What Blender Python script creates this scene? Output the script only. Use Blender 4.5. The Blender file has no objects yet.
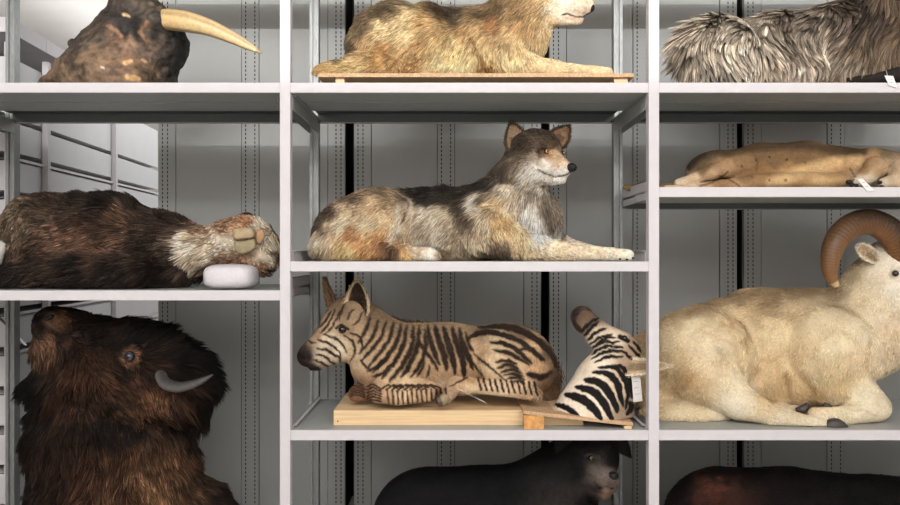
import bpy, math, random
import numpy as np
from mathutils import Vector
from mathutils.kdtree import KDTree

# ------------------------------------------------------------------ camera, world, light, exposure
sc = bpy.context.scene
COL = sc.collection
ZC = 1.50            # camera height above the floor
CD = 3.05            # camera distance in front of the shelf fronts (plane y = 0)
FPX = 747.0          # focal length for a 900 px wide frame
cam_data = bpy.data.cameras.new('camera')
cam_data.sensor_width = 36.0
cam_data.lens = 36.0 * FPX / 900.0
cam = bpy.data.objects.new('camera', cam_data)
COL.objects.link(cam)
cam.location = (0.0, -CD, ZC)
cam.rotation_euler = (math.radians(90), 0, 0)
sc.camera = cam

world = bpy.data.worlds.new('world')
sc.world = world
world.use_nodes = True
world.node_tree.nodes['Background'].inputs[0].default_value = (0.75, 0.78, 0.8, 1)
world.node_tree.nodes['Background'].inputs[1].default_value = 0.3


def area(name, loc, rot, sx, sy, power, color=(1, 1, 1)):
    l = bpy.data.lights.new(name, 'AREA')
    l.shape = 'RECTANGLE'
    l.size, l.size_y = sx, sy
    l.energy = power
    l.color = color
    o = bpy.data.objects.new(name, l)
    COL.objects.link(o)
    o.location = loc
    o.rotation_euler = rot
    return o


# ceiling tube rows that run along the racks: one far down the hall, one over the near aisle
area('far_tube_row', (0, -7.3, 3.93), (math.radians(72), 0, 0), 10.0, 0.03, 600)
area('middle_tube_row', (0, -5.1, 3.88), (math.radians(45), 0, 0), 8.0, 0.14, 60)
area('aisle_light_panels', (0.2, -3.3, 3.9), (math.radians(38), 0, 0), 6.0, 1.8, 240)
area('bounce_fill', (0, -4.6, 3.7), (math.radians(-58), 0, 0), 8.0, 0.4, 480)  # unseen fill added to bounce soft frontal light off the partition
area('rear_tube_row', (-0.9, 4.6, 3.5), (0, math.radians(35), 0), 0.3, 6.5, 125)
area('rear_ceiling_fill', (-3.6, 5.4, 3.2), (math.radians(180), 0, 0), 0.3, 6.5, 55)  # unseen fill added to brighten the ceiling at the rear left
sc.view_settings.view_transform = 'Standard'
sc.view_settings.look = 'None'
sc.view_settings.gamma = 1.0
sc.view_settings.exposure = -0.32
sc.view_settings.use_curve_mapping = False

# ------------------------------------------------------------------ general helpers
rng = np.random.default_rng(7)


def at(px, py, y):
    """point of the place at depth y whose picture falls on (px, py)"""
    s = FPX / (CD + y)
    return np.array([(px - 450.0) / s, y, ZC - (py - 252.5) / s])


def scale_at(y):
    return FPX / (CD + y)


def lin(c):
    c = np.asarray(c, float) / 255.0
    return np.where(c <= 0.04045, c / 12.92, ((c + 0.055) / 1.055) ** 2.4)


def tag(o, label=None, cat=None, group=None, kind=None):
    if label: o['label'] = label
    if cat: o['category'] = cat
    if group: o['group'] = group
    if kind: o['kind'] = kind
    return o


def empty(name, loc, label=None, cat=None, group=None):
    o = bpy.data.objects.new(name, None)
    o.empty_display_size = 0.05
    o.location = Vector([float(v) for v in loc])
    COL.objects.link(o)
    return tag(o, label, cat, group)


def link(name, data, mat=None, parent=None):
    o = bpy.data.objects.new(name, data)
    COL.objects.link(o)
    if mat is not None:
        data.materials.append(mat)
    if parent is not None:
        o.parent = parent
        off = Vector(parent.location)
        p = parent.parent
        while p is not None:
            off += p.location
            p = p.parent
        o.location = -off
    return o


def mesh_from(V, F, smooth=True):
    me = bpy.data.meshes.new('mesh')
    V = np.asarray(V, np.float32)
    me.from_pydata(V.tolist(), [], [list(map(int, f)) for f in F])
    if smooth:
        me.polygons.foreach_set('use_smooth', np.ones(len(me.polygons), bool))
    me.update()
    return me


class MB:
    """collects shapes of one mesh"""
    def __init__(self):
        self.V, self.F, self.n = [], [], 0

    def add(self, V, F):
        V = np.asarray(V, float).reshape(-1, 3)
        self.V.append(V)
        self.F += [tuple(int(i) + self.n for i in f) for f in F]
        self.n += len(V)
        return self

    def box(self, x0, x1, y0, y1, z0, z1):
        V = [(x, y, z) for x in (x0, x1) for y in (y0, y1) for z in (z0, z1)]
        F = [(0, 1, 3, 2), (4, 6, 7, 5), (0, 4, 5, 1), (2, 3, 7, 6), (0, 2, 6, 4), (1, 5, 7, 3)]
        return self.add(V, F)

    def bar(self, a, b, w, t, up=(0, 0, 1)):
        """rectangular bar from a to b, w along up-ish, t across"""
        a, b = np.array(a, float), np.array(b, float)
        d = (b - a) / np.linalg.norm(b - a)
        s = np.cross(d, up); s /= np.linalg.norm(s)
        u = np.cross(s, d)
        V = [p + s * i * t / 2 + u * j * w / 2 for p in (a, b) for i, j in ((-1, -1), (1, -1), (1, 1), (-1, 1))]
        return self.add(V, [(0, 1, 2, 3), (7, 6, 5, 4), (0, 4, 5, 1), (1, 5, 6, 2), (2, 6, 7, 3), (3, 7, 4, 0)])

    def tube(self, pts, rad, n=14, flat=1.0, ridge=None):
        P = np.array(pts, float)
        R = np.array(rad, float)
        T = np.gradient(P, axis=0)
        T /= np.linalg.norm(T, axis=1)[:, None] + 1e-9
        ref = np.array([0, 1.0, 0])
        V = []
        for p, t, r in zip(P, T, R):
            s = np.cross(t, ref)
            if np.linalg.norm(s) < 1e-3: s = np.cross(t, (0, 0, 1.0))
            s /= np.linalg.norm(s)
            u = np.cross(s, t)
            for k in range(n):
                a = 2 * math.pi * k / n
                V.append(p + r * (s * math.cos(a) + u * math.sin(a) * flat))
        F = []
        for i in range(len(P) - 1):
            for k in range(n):
                a, b = i * n + k, i * n + (k + 1) % n
                F.append((a, b, b + n, a + n))
        F.append(tuple(range(n - 1, -1, -1)))
        F.append(tuple(range((len(P) - 1) * n, len(P) * n)))
        return self.add(V, F)

    def build(self, name, mat=None, parent=None, smooth=False, bevel=0.0, seg=2):
        me = mesh_from(np.concatenate(self.V), self.F, smooth)
        o = link(name, me, mat, parent)
        if bevel:
            m = o.modifiers.new('bevel', 'BEVEL')
            m.width, m.segments, m.limit_method = bevel, seg, 'ANGLE'
        return o


def spline(pts, n):
    """Catmull-Rom through rows of pts, n samples"""
    P = np.array(pts, float)
    Q = np.vstack([2 * P[0] - P[1], P, 2 * P[-1] - P[-2]])
    out = []
    for t in np.linspace(0, len(P) - 1 - 1e-6, n):
        i = int(t); u = t - i
        a, b, c, d = Q[i], Q[i + 1], Q[i + 2], Q[i + 3]
        out.append(0.5 * (2 * b + (c - a) * u + (2 * a - 5 * b + 4 * c - d) * u * u + (3 * b - a - 3 * c + d) * u ** 3))
    return np.array(out)


# ------------------------------------------------------------------ materials
def nodes_of(name):
    m = bpy.data.materials.new(name)
    m.use_nodes = True
    return m, m.node_tree.nodes, m.node_tree.links, m.node_tree.nodes['Principled BSDF']


def flat_mat(name, rgb, rough=0.5, metal=0.0, noise=0.0, nscale=40.0, bump=0.0, spec=0.5, stretch=None, rgb2=None):
    m, N, L, b = nodes_of(name)
    c = [float(v) for v in lin(rgb)] + [1]
    b.inputs['Base Color'].default_value = c
    b.inputs['Roughness'].default_value = rough
    b.inputs['Metallic'].default_value = metal
    b.inputs['Specular IOR Level'].default_value = spec
    if noise or bump or rgb2 is not None:
        tc = N.new('ShaderNodeTexCoord'); mp = N.new('ShaderNodeMapping')
        if stretch: mp.inputs['Scale'].default_value = stretch
        nz = N.new('ShaderNodeTexNoise'); nz.inputs['Scale'].default_value = nscale; nz.inputs['Detail'].default_value = 6
        L.new(tc.outputs['Object'], mp.inputs['Vector']); L.new(mp.outputs['Vector'], nz.inputs['Vector'])
        cr = N.new('ShaderNodeValToRGB')
        lo = [v * (1 - noise) for v in c[:3]] + [1]
        hi = [min(1, v * (1 + noise)) for v in c[:3]] + [1]
        if rgb2 is not None:
            lo, hi = [float(v) for v in lin(rgb2)] + [1], c
        cr.color_ramp.elements[0].position, cr.color_ramp.elements[1].position = 0.35, 0.65
        cr.color_ramp.elements[0].color, cr.color_ramp.elements[1].color = lo, hi
        L.new(nz.outputs['Fac'], cr.inputs['Fac']); L.new(cr.outputs['Color'], b.inputs['Base Color'])
        if bump:
            bp = N.new('ShaderNodeBump'); bp.inputs['Strength'].default_value = bump; bp.inputs['Distance'].default_value = 0.004
            L.new(nz.outputs['Fac'], bp.inputs['Height']); L.new(bp.outputs['Normal'], b.inputs['Normal'])
    return m


def coat_mat(name, rough=0.75, spec=0.2, bump=0.0, nscale=120.0, sheen=0.0):
    """surface colour comes from the coat pattern stored on the mesh, broken up by fine noise"""
    m, N, L, b = nodes_of(name)
    at_ = N.new('ShaderNodeAttribute'); at_.attribute_name = 'coat'
    nz = N.new('ShaderNodeTexNoise'); nz.inputs['Scale'].default_value = nscale; nz.inputs['Detail'].default_value = 5
    tc = N.new('ShaderNodeTexCoord'); L.new(tc.outputs['Object'], nz.inputs['Vector'])
    mr = N.new('ShaderNodeMapRange'); mr.inputs['To Min'].default_value = 0.7; mr.inputs['To Max'].default_value = 1.3
    L.new(nz.outputs['Fac'], mr.inputs['Value'])
    mx = N.new('ShaderNodeVectorMath'); mx.operation = 'SCALE'
    L.new(at_.outputs['Color'], mx.inputs[0]); L.new(mr.outputs['Result'], mx.inputs['Scale'])
    L.new(mx.outputs['Vector'], b.inputs['Base Color'])
    b.inputs['Roughness'].default_value = rough
    b.inputs['Specular IOR Level'].default_value = spec
    if bump:
        bp = N.new('ShaderNodeBump'); bp.inputs['Strength'].default_value = bump; bp.inputs['Distance'].default_value = 0.01
        L.new(nz.outputs['Fac'], bp.inputs['Height']); L.new(bp.outputs['Normal'], b.inputs['Normal'])
    return m


M = {}
M['fur'] = coat_mat('fur_strands', 0.7, 0.15)
M['hide'] = coat_mat('hide', 0.85, 0.1, bump=0.3)
M['leather'] = coat_mat('old_leather', 0.6, 0.35, bump=0.9, nscale=45)
M['horn'] = coat_mat('horn', 0.45, 0.4, bump=0.3, nscale=60)
M['eye'] = coat_mat('glass_eye', 0.06, 0.6, nscale=5)

# ------------------------------------------------------------------ implicit bodies
def sm(a, b, k):
    h = np.clip(0.5 + 0.5 * (b - a) / k, 0, 1)
    return b + (a - b) * h - k * h * (1 - h)


def body_sdf(X, Y, Z, prims, k, y0, q):
    """smooth union of round cones and ellipsoids. c: two (px, py, y, r_px) ends; e: (px, py, y, rx, rz, ry) + tilt"""
    Yq = y0 + (Y - y0) / q
    d = np.full(X.shape, 9.0, np.float32)
    for p in prims:
        kk = k
        if p[0] in ('c', 'k'):
            if p[0] == 'k': kk = p[-1]
            pts = p[1:-1] if p[0] == 'k' else p[1:]
            for a, b in zip(pts[:-1], pts[1:]):
                A = at(a[0], a[1], a[2]); B = at(b[0], b[1], b[2])
                A[1] = y0 + (A[1] - y0) / q; B[1] = y0 + (B[1] - y0) / q
                ra, rb = a[3] / scale_at(a[2]), b[3] / scale_at(b[2])
                D = B - A
                L2 = float(D @ D) + 1e-9
                t = np.clip(((X - A[0]) * D[0] + (Yq - A[1]) * D[1] + (Z - A[2]) * D[2]) / L2, 0, 1)
                dd = np.sqrt((X - A[0] - t * D[0]) ** 2 + (Yq - A[1] - t * D[1]) ** 2 + (Z - A[2] - t * D[2]) ** 2) - (ra + (rb - ra) * t)
                d = sm(d, dd.astype(np.float32), kk)
        elif p[0] in ('e', 's'):
            _, px, py, yy, rx, rz, ry, ang = p[:8]
            if len(p) > 8: kk = p[8]
            s = scale_at(yy)
            C = at(px, py, yy); C[1] = y0 + (C[1] - y0) / q
            ca, sa = math.cos(math.radians(ang)), math.sin(math.radians(ang))
            dx, dz = X - C[0], Z - C[2]
            u = (dx * ca - dz * sa) / (rx / s)      # ang: degrees clockwise in the picture
            w = (dx * sa + dz * ca) / (rz / s)
            v = (Yq - C[1]) / (ry / s)
            kq = np.sqrt(u * u + v * v + w * w) + 1e-6
            g = np.sqrt((u / (rx / s)) ** 2 + (v / (ry / s)) ** 2 + (w / (rz / s)) ** 2) + 1e-6
            dd = (kq * (kq - 1) / g).astype(np.float32)
            d = sm(d, dd, kk) if p[0] == 'e' else -sm(-d, dd, kk)
    return d


def surface_nets(f, org, h):
    S = f < 0
    nx, ny, nz = f.shape
    c = [S[i:nx - 1 + i, j:ny - 1 + j, k:nz - 1 + k] for i in (0, 1) for j in (0, 1) for k in (0, 1)]
    tot = sum(a.astype(np.int8) for a in c)
    act = (tot > 0) & (tot < 8)
    I, J, K = np.nonzero(act)
    idx = -np.ones(act.shape, np.int64)
    idx[I, J, K] = np.arange(len(I))
    off = [(i, j, k) for i in (0, 1) for j in (0, 1) for k in (0, 1)]
    vals = np.stack([f[I + a, J + b, K + d] for a, b, d in off], 1)
    acc = np.zeros((len(I), 3)); cnt = np.zeros(len(I))
    for a in range(8):
        for b in range(a + 1, 8):
            oa, ob = np.array(off[a]), np.array(off[b])
            if np.abs(oa - ob).sum() != 1: continue
            va, vb = vals[:, a], vals[:, b]
            m = (va < 0) != (vb < 0)
            t = np.where(m, va / np.where(m, va - vb, 1), 0)
            acc += np.where(m[:, None], oa + t[:, None] * (ob - oa), 0)
            cnt += m
    V = org + h * (np.stack([I, J, K], 1) + acc / cnt[:, None])
    F = []
    for ax in range(3):
        sl0 = [slice(None)] * 3; sl1 = [slice(None)] * 3
        sl0[ax] = slice(0, -1); sl1[ax] = slice(1, None)
        a, b = S[tuple(sl0)], S[tuple(sl1)]
        e = np.argwhere(a != b)
        o1, o2 = [(1, 2), (2, 0), (0, 1)][ax]
        e = e[(e[:, o1] > 0) & (e[:, o2] > 0) & (e[:, o1] < f.shape[o1] - 1) & (e[:, o2] < f.shape[o2] - 1)]
        q = []
        for d1, d2 in ((-1, -1), (0, -1), (0, 0), (-1, 0)):
            g = e.copy(); g[:, o1] += d1; g[:, o2] += d2
            q.append(idx[g[:, 0], g[:, 1], g[:, 2]])
        q = np.stack(q, 1)
        ins = S[e[:, 0], e[:, 1], e[:, 2]]
        q[~ins] = q[~ins][:, ::-1]
        F.append(q)
    return V, np.concatenate(F)


def noise3(P, freq, seed=0):
    """smooth value noise in -1..1"""
    Q = np.asarray(P) * freq + 100.0
    i = np.floor(Q).astype(np.int64); u = Q - i
    u = u * u * (3 - 2 * u)
    out = np.zeros(len(Q))
    for a in (0, 1):
        for b in (0, 1):
            for c in (0, 1):
                h = ((i[:, 0] + a) * 73856093) ^ ((i[:, 1] + b) * 19349663) ^ ((i[:, 2] + c) * 83492791) ^ (seed * 2654435761)
                h = (h ^ (h >> 13)) * 1274126177 & 0xffffffff
                r = ((h ^ (h >> 16)) & 0xffff) / 32767.5 - 1
                w = (u[:, 0] if a else 1 - u[:, 0]) * (u[:, 1] if b else 1 - u[:, 1]) * (u[:, 2] if c else 1 - u[:, 2])
                out += r * w
    return out


def side(P):
    """height-and-length coordinates on the flank that faces the aisle, in the units the coat patterns are drawn in"""
    s = FPX / (CD + P[:, 1])
    return np.stack([450 + P[:, 0] * s, 252.5 - (P[:, 2] - ZC) * s], 1)


def shep(Q, ctrl, p=3.0, eps=5.0):
    """smooth interpolation of scattered control values; ctrl rows: x, y, values..."""
    C = np.array(ctrl, float)
    out = np.zeros((len(Q), C.shape[1] - 2))
    for i in range(0, len(Q), 20000):
        d2 = ((Q[i:i + 20000, None, :] - C[None, :, :2]) ** 2).sum(2) + eps * eps
        w = d2 ** (-p / 2)
        out[i:i + 20000] = (w @ C[:, 2:]) / w.sum(1)[:, None]
    return out


def seg_dist(Q, line, param=False):
    best = np.full(len(Q), 1e9)
    if param:
        L = np.array(line, float)
        ls = np.linalg.norm(L[1:] - L[:-1], axis=1); cum = np.concatenate([[0], np.cumsum(ls)]); par = np.zeros(len(Q))
        for i, (a, b) in enumerate(zip(L[:-1], L[1:])):
            d = b - a
            t = np.clip(((Q - a) @ d) / (d @ d + 1e-9), 0, 1)
            dist = np.sqrt(((Q - a - t[:, None] * d) ** 2).sum(1))
            m = dist < best
            best[m] = dist[m]; par[m] = ((cum[i] + t * ls[i]) / cum[-1])[m]
        return best, par
    L = np.array(line, float)
    if len(L) == 1:
        return np.sqrt(((Q - L[0]) ** 2).sum(1))
    for a, b in zip(L[:-1], L[1:]):
        d = b - a
        t = np.clip(((Q - a) @ d) / (d @ d + 1e-9), 0, 1)
        best = np.minimum(best, np.sqrt(((Q - a - t[:, None] * d) ** 2).sum(1)))
    return best


def coat(P, N, spec):
    """colour (linear) of the coat at points P: base interpolation, marks (polyline, half width, rgb, softness), noise"""
    Q = side(P)
    wob = spec.get('wobble', 2.0)
    Qn = Q + wob * np.stack([noise3(P, 30, 3), noise3(P, 30, 4)], 1)
    c = lin(shep(Qn, spec['colors'], spec.get('p', 3.8), spec.get('eps', 4.5)))
    wv = np.stack([noise3(P, 60, 5), noise3(P, 60, 6)], 1)
    Qm, Qm2 = Q + min(wob, 0.6) * wv, Q + 0.9 * wv + 0.5 * np.stack([noise3(P, 130, 15), noise3(P, 130, 16)], 1)
    for mk in spec.get('marks', []):
        line, w, rgb, soft = mk[:4]
        if len(mk) > 4:        # brush stroke that thins towards both ends
            d, pr = seg_dist(Qm2, line, True)
            w = w * (0.35 + 0.75 * np.sin(np.pi * np.clip(pr, 0, 1)) ** 0.5)
        else:
            d = seg_dist(Qm, line)
        a = np.clip((w + soft / 2 - d) / max(soft, 1e-3), 0, 1)[:, None]
        c = c * (1 - a) + lin(rgb) * a
    lum = (c @ np.array([0.3, 0.5, 0.2]))[:, None]
    c = lum + (c - lum) * spec.get('sat', 0.86)
    g = spec.get('mottle', 0.15)
    f = 1 + g * noise3(P, 22, 8) + g * noise3(P, 60, 9) + spec.get('speck', 0.0) * (noise3(P, 115, 10) + 0.8 * noise3(P, 210, 11))
    return np.clip(c * spec.get('gain', 1.0) * np.clip(f, 0.2, 2)[:, None], 0, 1)


def set_color(me, col, name='coat'):
    a = me.attributes.new(name, 'FLOAT_COLOR', 'POINT')
    rgba = np.ones((len(col), 4), np.float32); rgba[:, :3] = col
    a.data.foreach_set('color', rgba.ravel())


def tri_data(V, F):
    F = np.asarray(F)
    T = np.concatenate([F[:, [0, 1, 2]], F[:, [0, 2, 3]]]) if F.shape[1] == 4 else F
    A, B, C = V[T[:, 0]], V[T[:, 1]], V[T[:, 2]]
    cr = np.cross(B - A, C - A)
    ar = np.linalg.norm(cr, axis=1) / 2
    vn = np.zeros_like(V)
    for j in range(3):
        np.add.at(vn, T[:, j], cr)
    vn /= np.linalg.norm(vn, axis=1)[:, None] + 1e-12
    return T, ar, vn


def grow_fur(name, parent, V, F, spec, fs, mat, zmin=None):
    """strands as curves rooted on the surface. fs: n, length (m) control rows, flow control rows, lift, radius ..."""
    T, ar, vn = tri_data(V, F)
    N0 = vn[T].mean(1)
    w = ar * np.where(N0[:, 1] > 0.35, 0.3, 1.0) * np.where(N0[:, 2] < -0.6, 0.3, 1.0)
    n = fs['n']
    pick = rng.choice(len(T), n, p=w / w.sum())
    r1, r2 = rng.random(n), rng.random(n)
    m = r1 + r2 > 1
    r1[m], r2[m] = 1 - r1[m], 1 - r2[m]
    a, b, c = V[T[pick, 0]], V[T[pick, 1]], V[T[pick, 2]]
    P = a + (b - a) * r1[:, None] + (c - a) * r2[:, None]
    N = vn[T[pick]].mean(1); N /= np.linalg.norm(N, axis=1)[:, None] + 1e-9
    if zmin is not None:
        keep = P[:, 2] > zmin + 0.004
        P, N = P[keep], N[keep]
    if 'mask' in fs:
        keep = rng.random(len(P)) < fs['mask'](side(P), P)
        P, N = P[keep], N[keep]
    n = len(P)
    Q = side(P)
    fl = shep(Q, fs['flow'], 3.0, 8.0)
    comb = np.stack([fl[:, 0], np.zeros(n), -fl[:, 1]], 1)
    comb /= np.linalg.norm(comb, axis=1)[:, None] + 1e-9
    comb[:, 1] += fs.get('toward', 0.0)
    comb -= N * (comb * N).sum(1)[:, None]
    comb /= np.linalg.norm(comb, axis=1)[:, None] + 1e-9
    sw = fs.get('swirl', 0.35)
    f1 = fs.get('swirl_freq', 18)
    nz = np.stack([noise3(P, f1, 11), noise3(P, f1, 12), noise3(P, f1, 13)], 1)
    nz2 = rng.normal(size=(n, 3))
    lift = fs.get('lift', 0.5)
    d = comb + N * lift + sw * nz + fs.get('jitter', 0.12) * nz2
    d /= np.linalg.norm(d, axis=1)[:, None]
    ln = shep(Q, fs['len'], 3.0, 6.0)[:, 0] * (1 + 0.25 * noise3(P, 25, 14)) * rng.uniform(0.65, 1.15, n)
    k = fs.get('pts', 4)
    step = ln / (k - 1)
    pts = np.zeros((n, k, 3))
    p = P - N * 0.002
    pts[:, 0] = p
    g = np.array([0, 0, -1.0]) * fs.get('gravity', 0.15)
    wav = fs.get('wave', 0.0)
    wf = fs.get('wave_freq', 14)
    for i in range(1, k):
        if wav:
            d = d + wav * np.stack([noise3(p, wf, 21), 0.6 * noise3(p, wf, 22), 0.4 * noise3(p, wf, 23)], 1)
        d = d + g + comb * 0.15
        inward = np.clip(-(d * N).sum(1), 0, None)
        d = d + N * (inward * fs.get('hug', 0.8))[:, None]
        d /= np.linalg.norm(d, axis=1)[:, None]
        p = p + d * step[:, None]
        if zmin is not None:
            p[:, 2] = np.maximum(p[:, 2], zmin + 0.0015)
        pts[:, i] = p
    nc = fs.get('clumps', 0)
    if nc:
        ids = rng.choice(n, nc, replace=False)
        kd = KDTree(nc)
        for j, q_ in enumerate(P[ids]): kd.insert(q_, j)
        kd.balance()
        cid = np.array([kd.find(q_)[1] for q_ in P])
        G = pts[ids][cid]
        t = (np.arange(k) / (k - 1))[None, :, None] ** 1.2
        amt = fs.get('clump', 0.7)
        pts = pts * (1 - amt * t) + (G + (pts - G) * 0.15) * (amt * t)
        if zmin is not None: pts[:, :, 2] = np.maximum(pts[:, :, 2], zmin + 0.0015)
    col = coat(P, N, spec)
    var = fs.get('var', 0.25)
    col = col * np.exp(var * rng.normal(size=n))[:, None]
    if nc:
        col = col * np.exp(fs.get('clump_var', 0.2) * rng.normal(size=nc))[cid][:, None]
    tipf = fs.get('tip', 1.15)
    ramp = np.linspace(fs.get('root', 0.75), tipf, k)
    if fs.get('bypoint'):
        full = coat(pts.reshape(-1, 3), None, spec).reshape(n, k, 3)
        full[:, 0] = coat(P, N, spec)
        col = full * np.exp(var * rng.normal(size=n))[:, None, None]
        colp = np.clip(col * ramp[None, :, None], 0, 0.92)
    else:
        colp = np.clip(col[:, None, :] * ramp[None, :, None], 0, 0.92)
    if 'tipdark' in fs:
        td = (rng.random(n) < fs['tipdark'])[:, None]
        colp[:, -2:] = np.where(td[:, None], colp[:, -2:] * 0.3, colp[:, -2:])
    R = fs.get('r', 0.0011)
    rad = R * np.array([1.0] + [0.95] * (k - 3) + [0.7, 0.15])[None, :] * rng.uniform(0.7, 1.25, n)[:, None]
    hc = bpy.data.hair_curves.new(name)
    hc.add_curves([k] * n)
    hc.attributes['position'].data.foreach_set('vector', pts.astype(np.float32).ravel())
    ra = hc.attributes.get('radius') or hc.attributes.new('radius', 'FLOAT', 'POINT')
    ra.data.foreach_set('value', rad.astype(np.float32).ravel())
    ca = hc.attributes.new('coat', 'FLOAT_COLOR', 'POINT')
    rgba = np.ones((n * k, 4), np.float32); rgba[:, :3] = colp.reshape(-1, 3)
    ca.data.foreach_set('color', rgba.ravel())
    o = link(name, hc, mat, parent)
    o['kind'] = 'stuff'
    return o


def make_body(root, prims, spec, fs=None, k=0.03, y0=0.3, q=1.0, zmin=None, vox=0.008, mat='hide', name='body', bump=None, ymax=None, zclip=None):
    lo, hi = np.full(3, 9.0), np.full(3, -9.0)
    for p in prims:
        pts = [x for x in p[1:] if isinstance(x, tuple)] if p[0] in ('c', 'k') else [(p[1], p[2], p[3], max(p[4], p[5], p[6]))]
        if p[0] == 's': continue
        for a in pts:
            c = at(a[0], a[1], a[2]); r = a[3] / scale_at(a[2])
            lo = np.minimum(lo, c - r); hi = np.maximum(hi, c + r)
    lo -= 0.03; hi += 0.03
    if zmin is not None: lo[2] = max(lo[2], zmin - 0.012)
    if ymax is not None: hi[1] = min(hi[1], ymax + 0.02)
    dims = np.ceil((hi - lo) / vox).astype(int) + 1
    gx, gy, gz = [lo[i] + vox * np.arange(dims[i]) for i in range(3)]
    X, Y, Z = np.meshgrid(gx.astype(np.float32), gy.astype(np.float32), gz.astype(np.float32), indexing='ij')
    d = body_sdf(X, Y, Z, prims, k, y0, q)
    if bump:
        P3 = np.stack([X.ravel(), Y.ravel(), Z.ravel()], 1)
        near = np.abs(d.ravel()) < 0.06
        add = np.zeros(len(near))
        for fr, am in bump:
            add[near] += am * noise3(P3[near], fr, int(fr))
        d = d + add.reshape(d.shape).astype(np.float32)
    if zmin is not None: d = np.maximum(d, zmin + 0.001 - Z)
    if ymax is not None: d = np.maximum(d, Y - ymax)
    V, F = surface_nets(d, lo, vox)
    # keep the largest connected piece only
    par = np.arange(len(V))
    for _ in range(60):
        m = par[F].min(1)
        new = par.copy()
        for j in range(F.shape[1]): np.minimum.at(new, F[:, j], m)
        new = new[new]
        if (new == par).all(): break
        par = new
    ids, cnt = np.unique(par, return_counts=True)
    big = ids[cnt.argmax()]
    if cnt.max() < len(V):
        keepF = par[F[:, 0]] == big
        F = F[keepF]
        used = np.unique(F)
        mp = -np.ones(len(V), int); mp[used] = np.arange(len(used))
        V, F = V[used], mp[F]
    for _ in range(2):      # relax
        acc = np.zeros_like(V); cn = np.zeros(len(V))
        for j in range(4):
            np.add.at(acc, F[:, j], V[F[:, (j + 1) % 4]]); np.add.at(cn, F[:, j], 1)
        S = acc / cn[:, None]
        fixed = (V[:, 2] < zmin + 0.004) if zmin is not None else np.zeros(len(V), bool)
        S[fixed, 2] = V[fixed, 2]
        V = 0.5 * V + 0.5 * S
    T, ar, vn = tri_data(V, F)
    me = mesh_from(V, F)
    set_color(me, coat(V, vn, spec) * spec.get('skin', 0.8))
    o = link(name, me, M[mat], root)
    if fs:
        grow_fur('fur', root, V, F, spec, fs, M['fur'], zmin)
    return o, V, F


def uv_sphere(c, r, n=20, m=14, sq=(1, 1, 1)):
    V, F = [], []
    for i in range(m + 1):
        th = math.pi * i / m
        for j in range(n):
            ph = 2 * math.pi * j / n
            V.append((c[0] + r * sq[0] * math.sin(th) * math.cos(ph), c[1] + r * sq[1] * math.sin(th) * math.sin(ph), c[2] + r * sq[2] * math.cos(th)))
    for i in range(m):
        for j in range(n):
            F.append((i * n + j, (i + 1) * n + j, (i + 1) * n + (j + 1) % n, i * n + (j + 1) % n))
    return np.array(V), F


def eye(root, px, py, y, r_px, iris, look=(0.3, -1, 0), pupil=0.45, name='eye'):
    c = at(px, py, y); r = r_px / scale_at(y)
    V, F = uv_sphere(c, r, 24, 16)
    me = mesh_from(V, F)
    l = np.array(look, float); l /= np.linalg.norm(l)
    a = np.arccos(np.clip(((V - c) / r) @ l, -1, 1))
    col = np.where((a < pupil)[:, None], lin((6, 6, 6)), np.where((a < pupil * 2.2)[:, None], lin(iris), lin((30, 26, 22))))
    set_color(me, col)
    return link(name, me, M['eye'], root)


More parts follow.
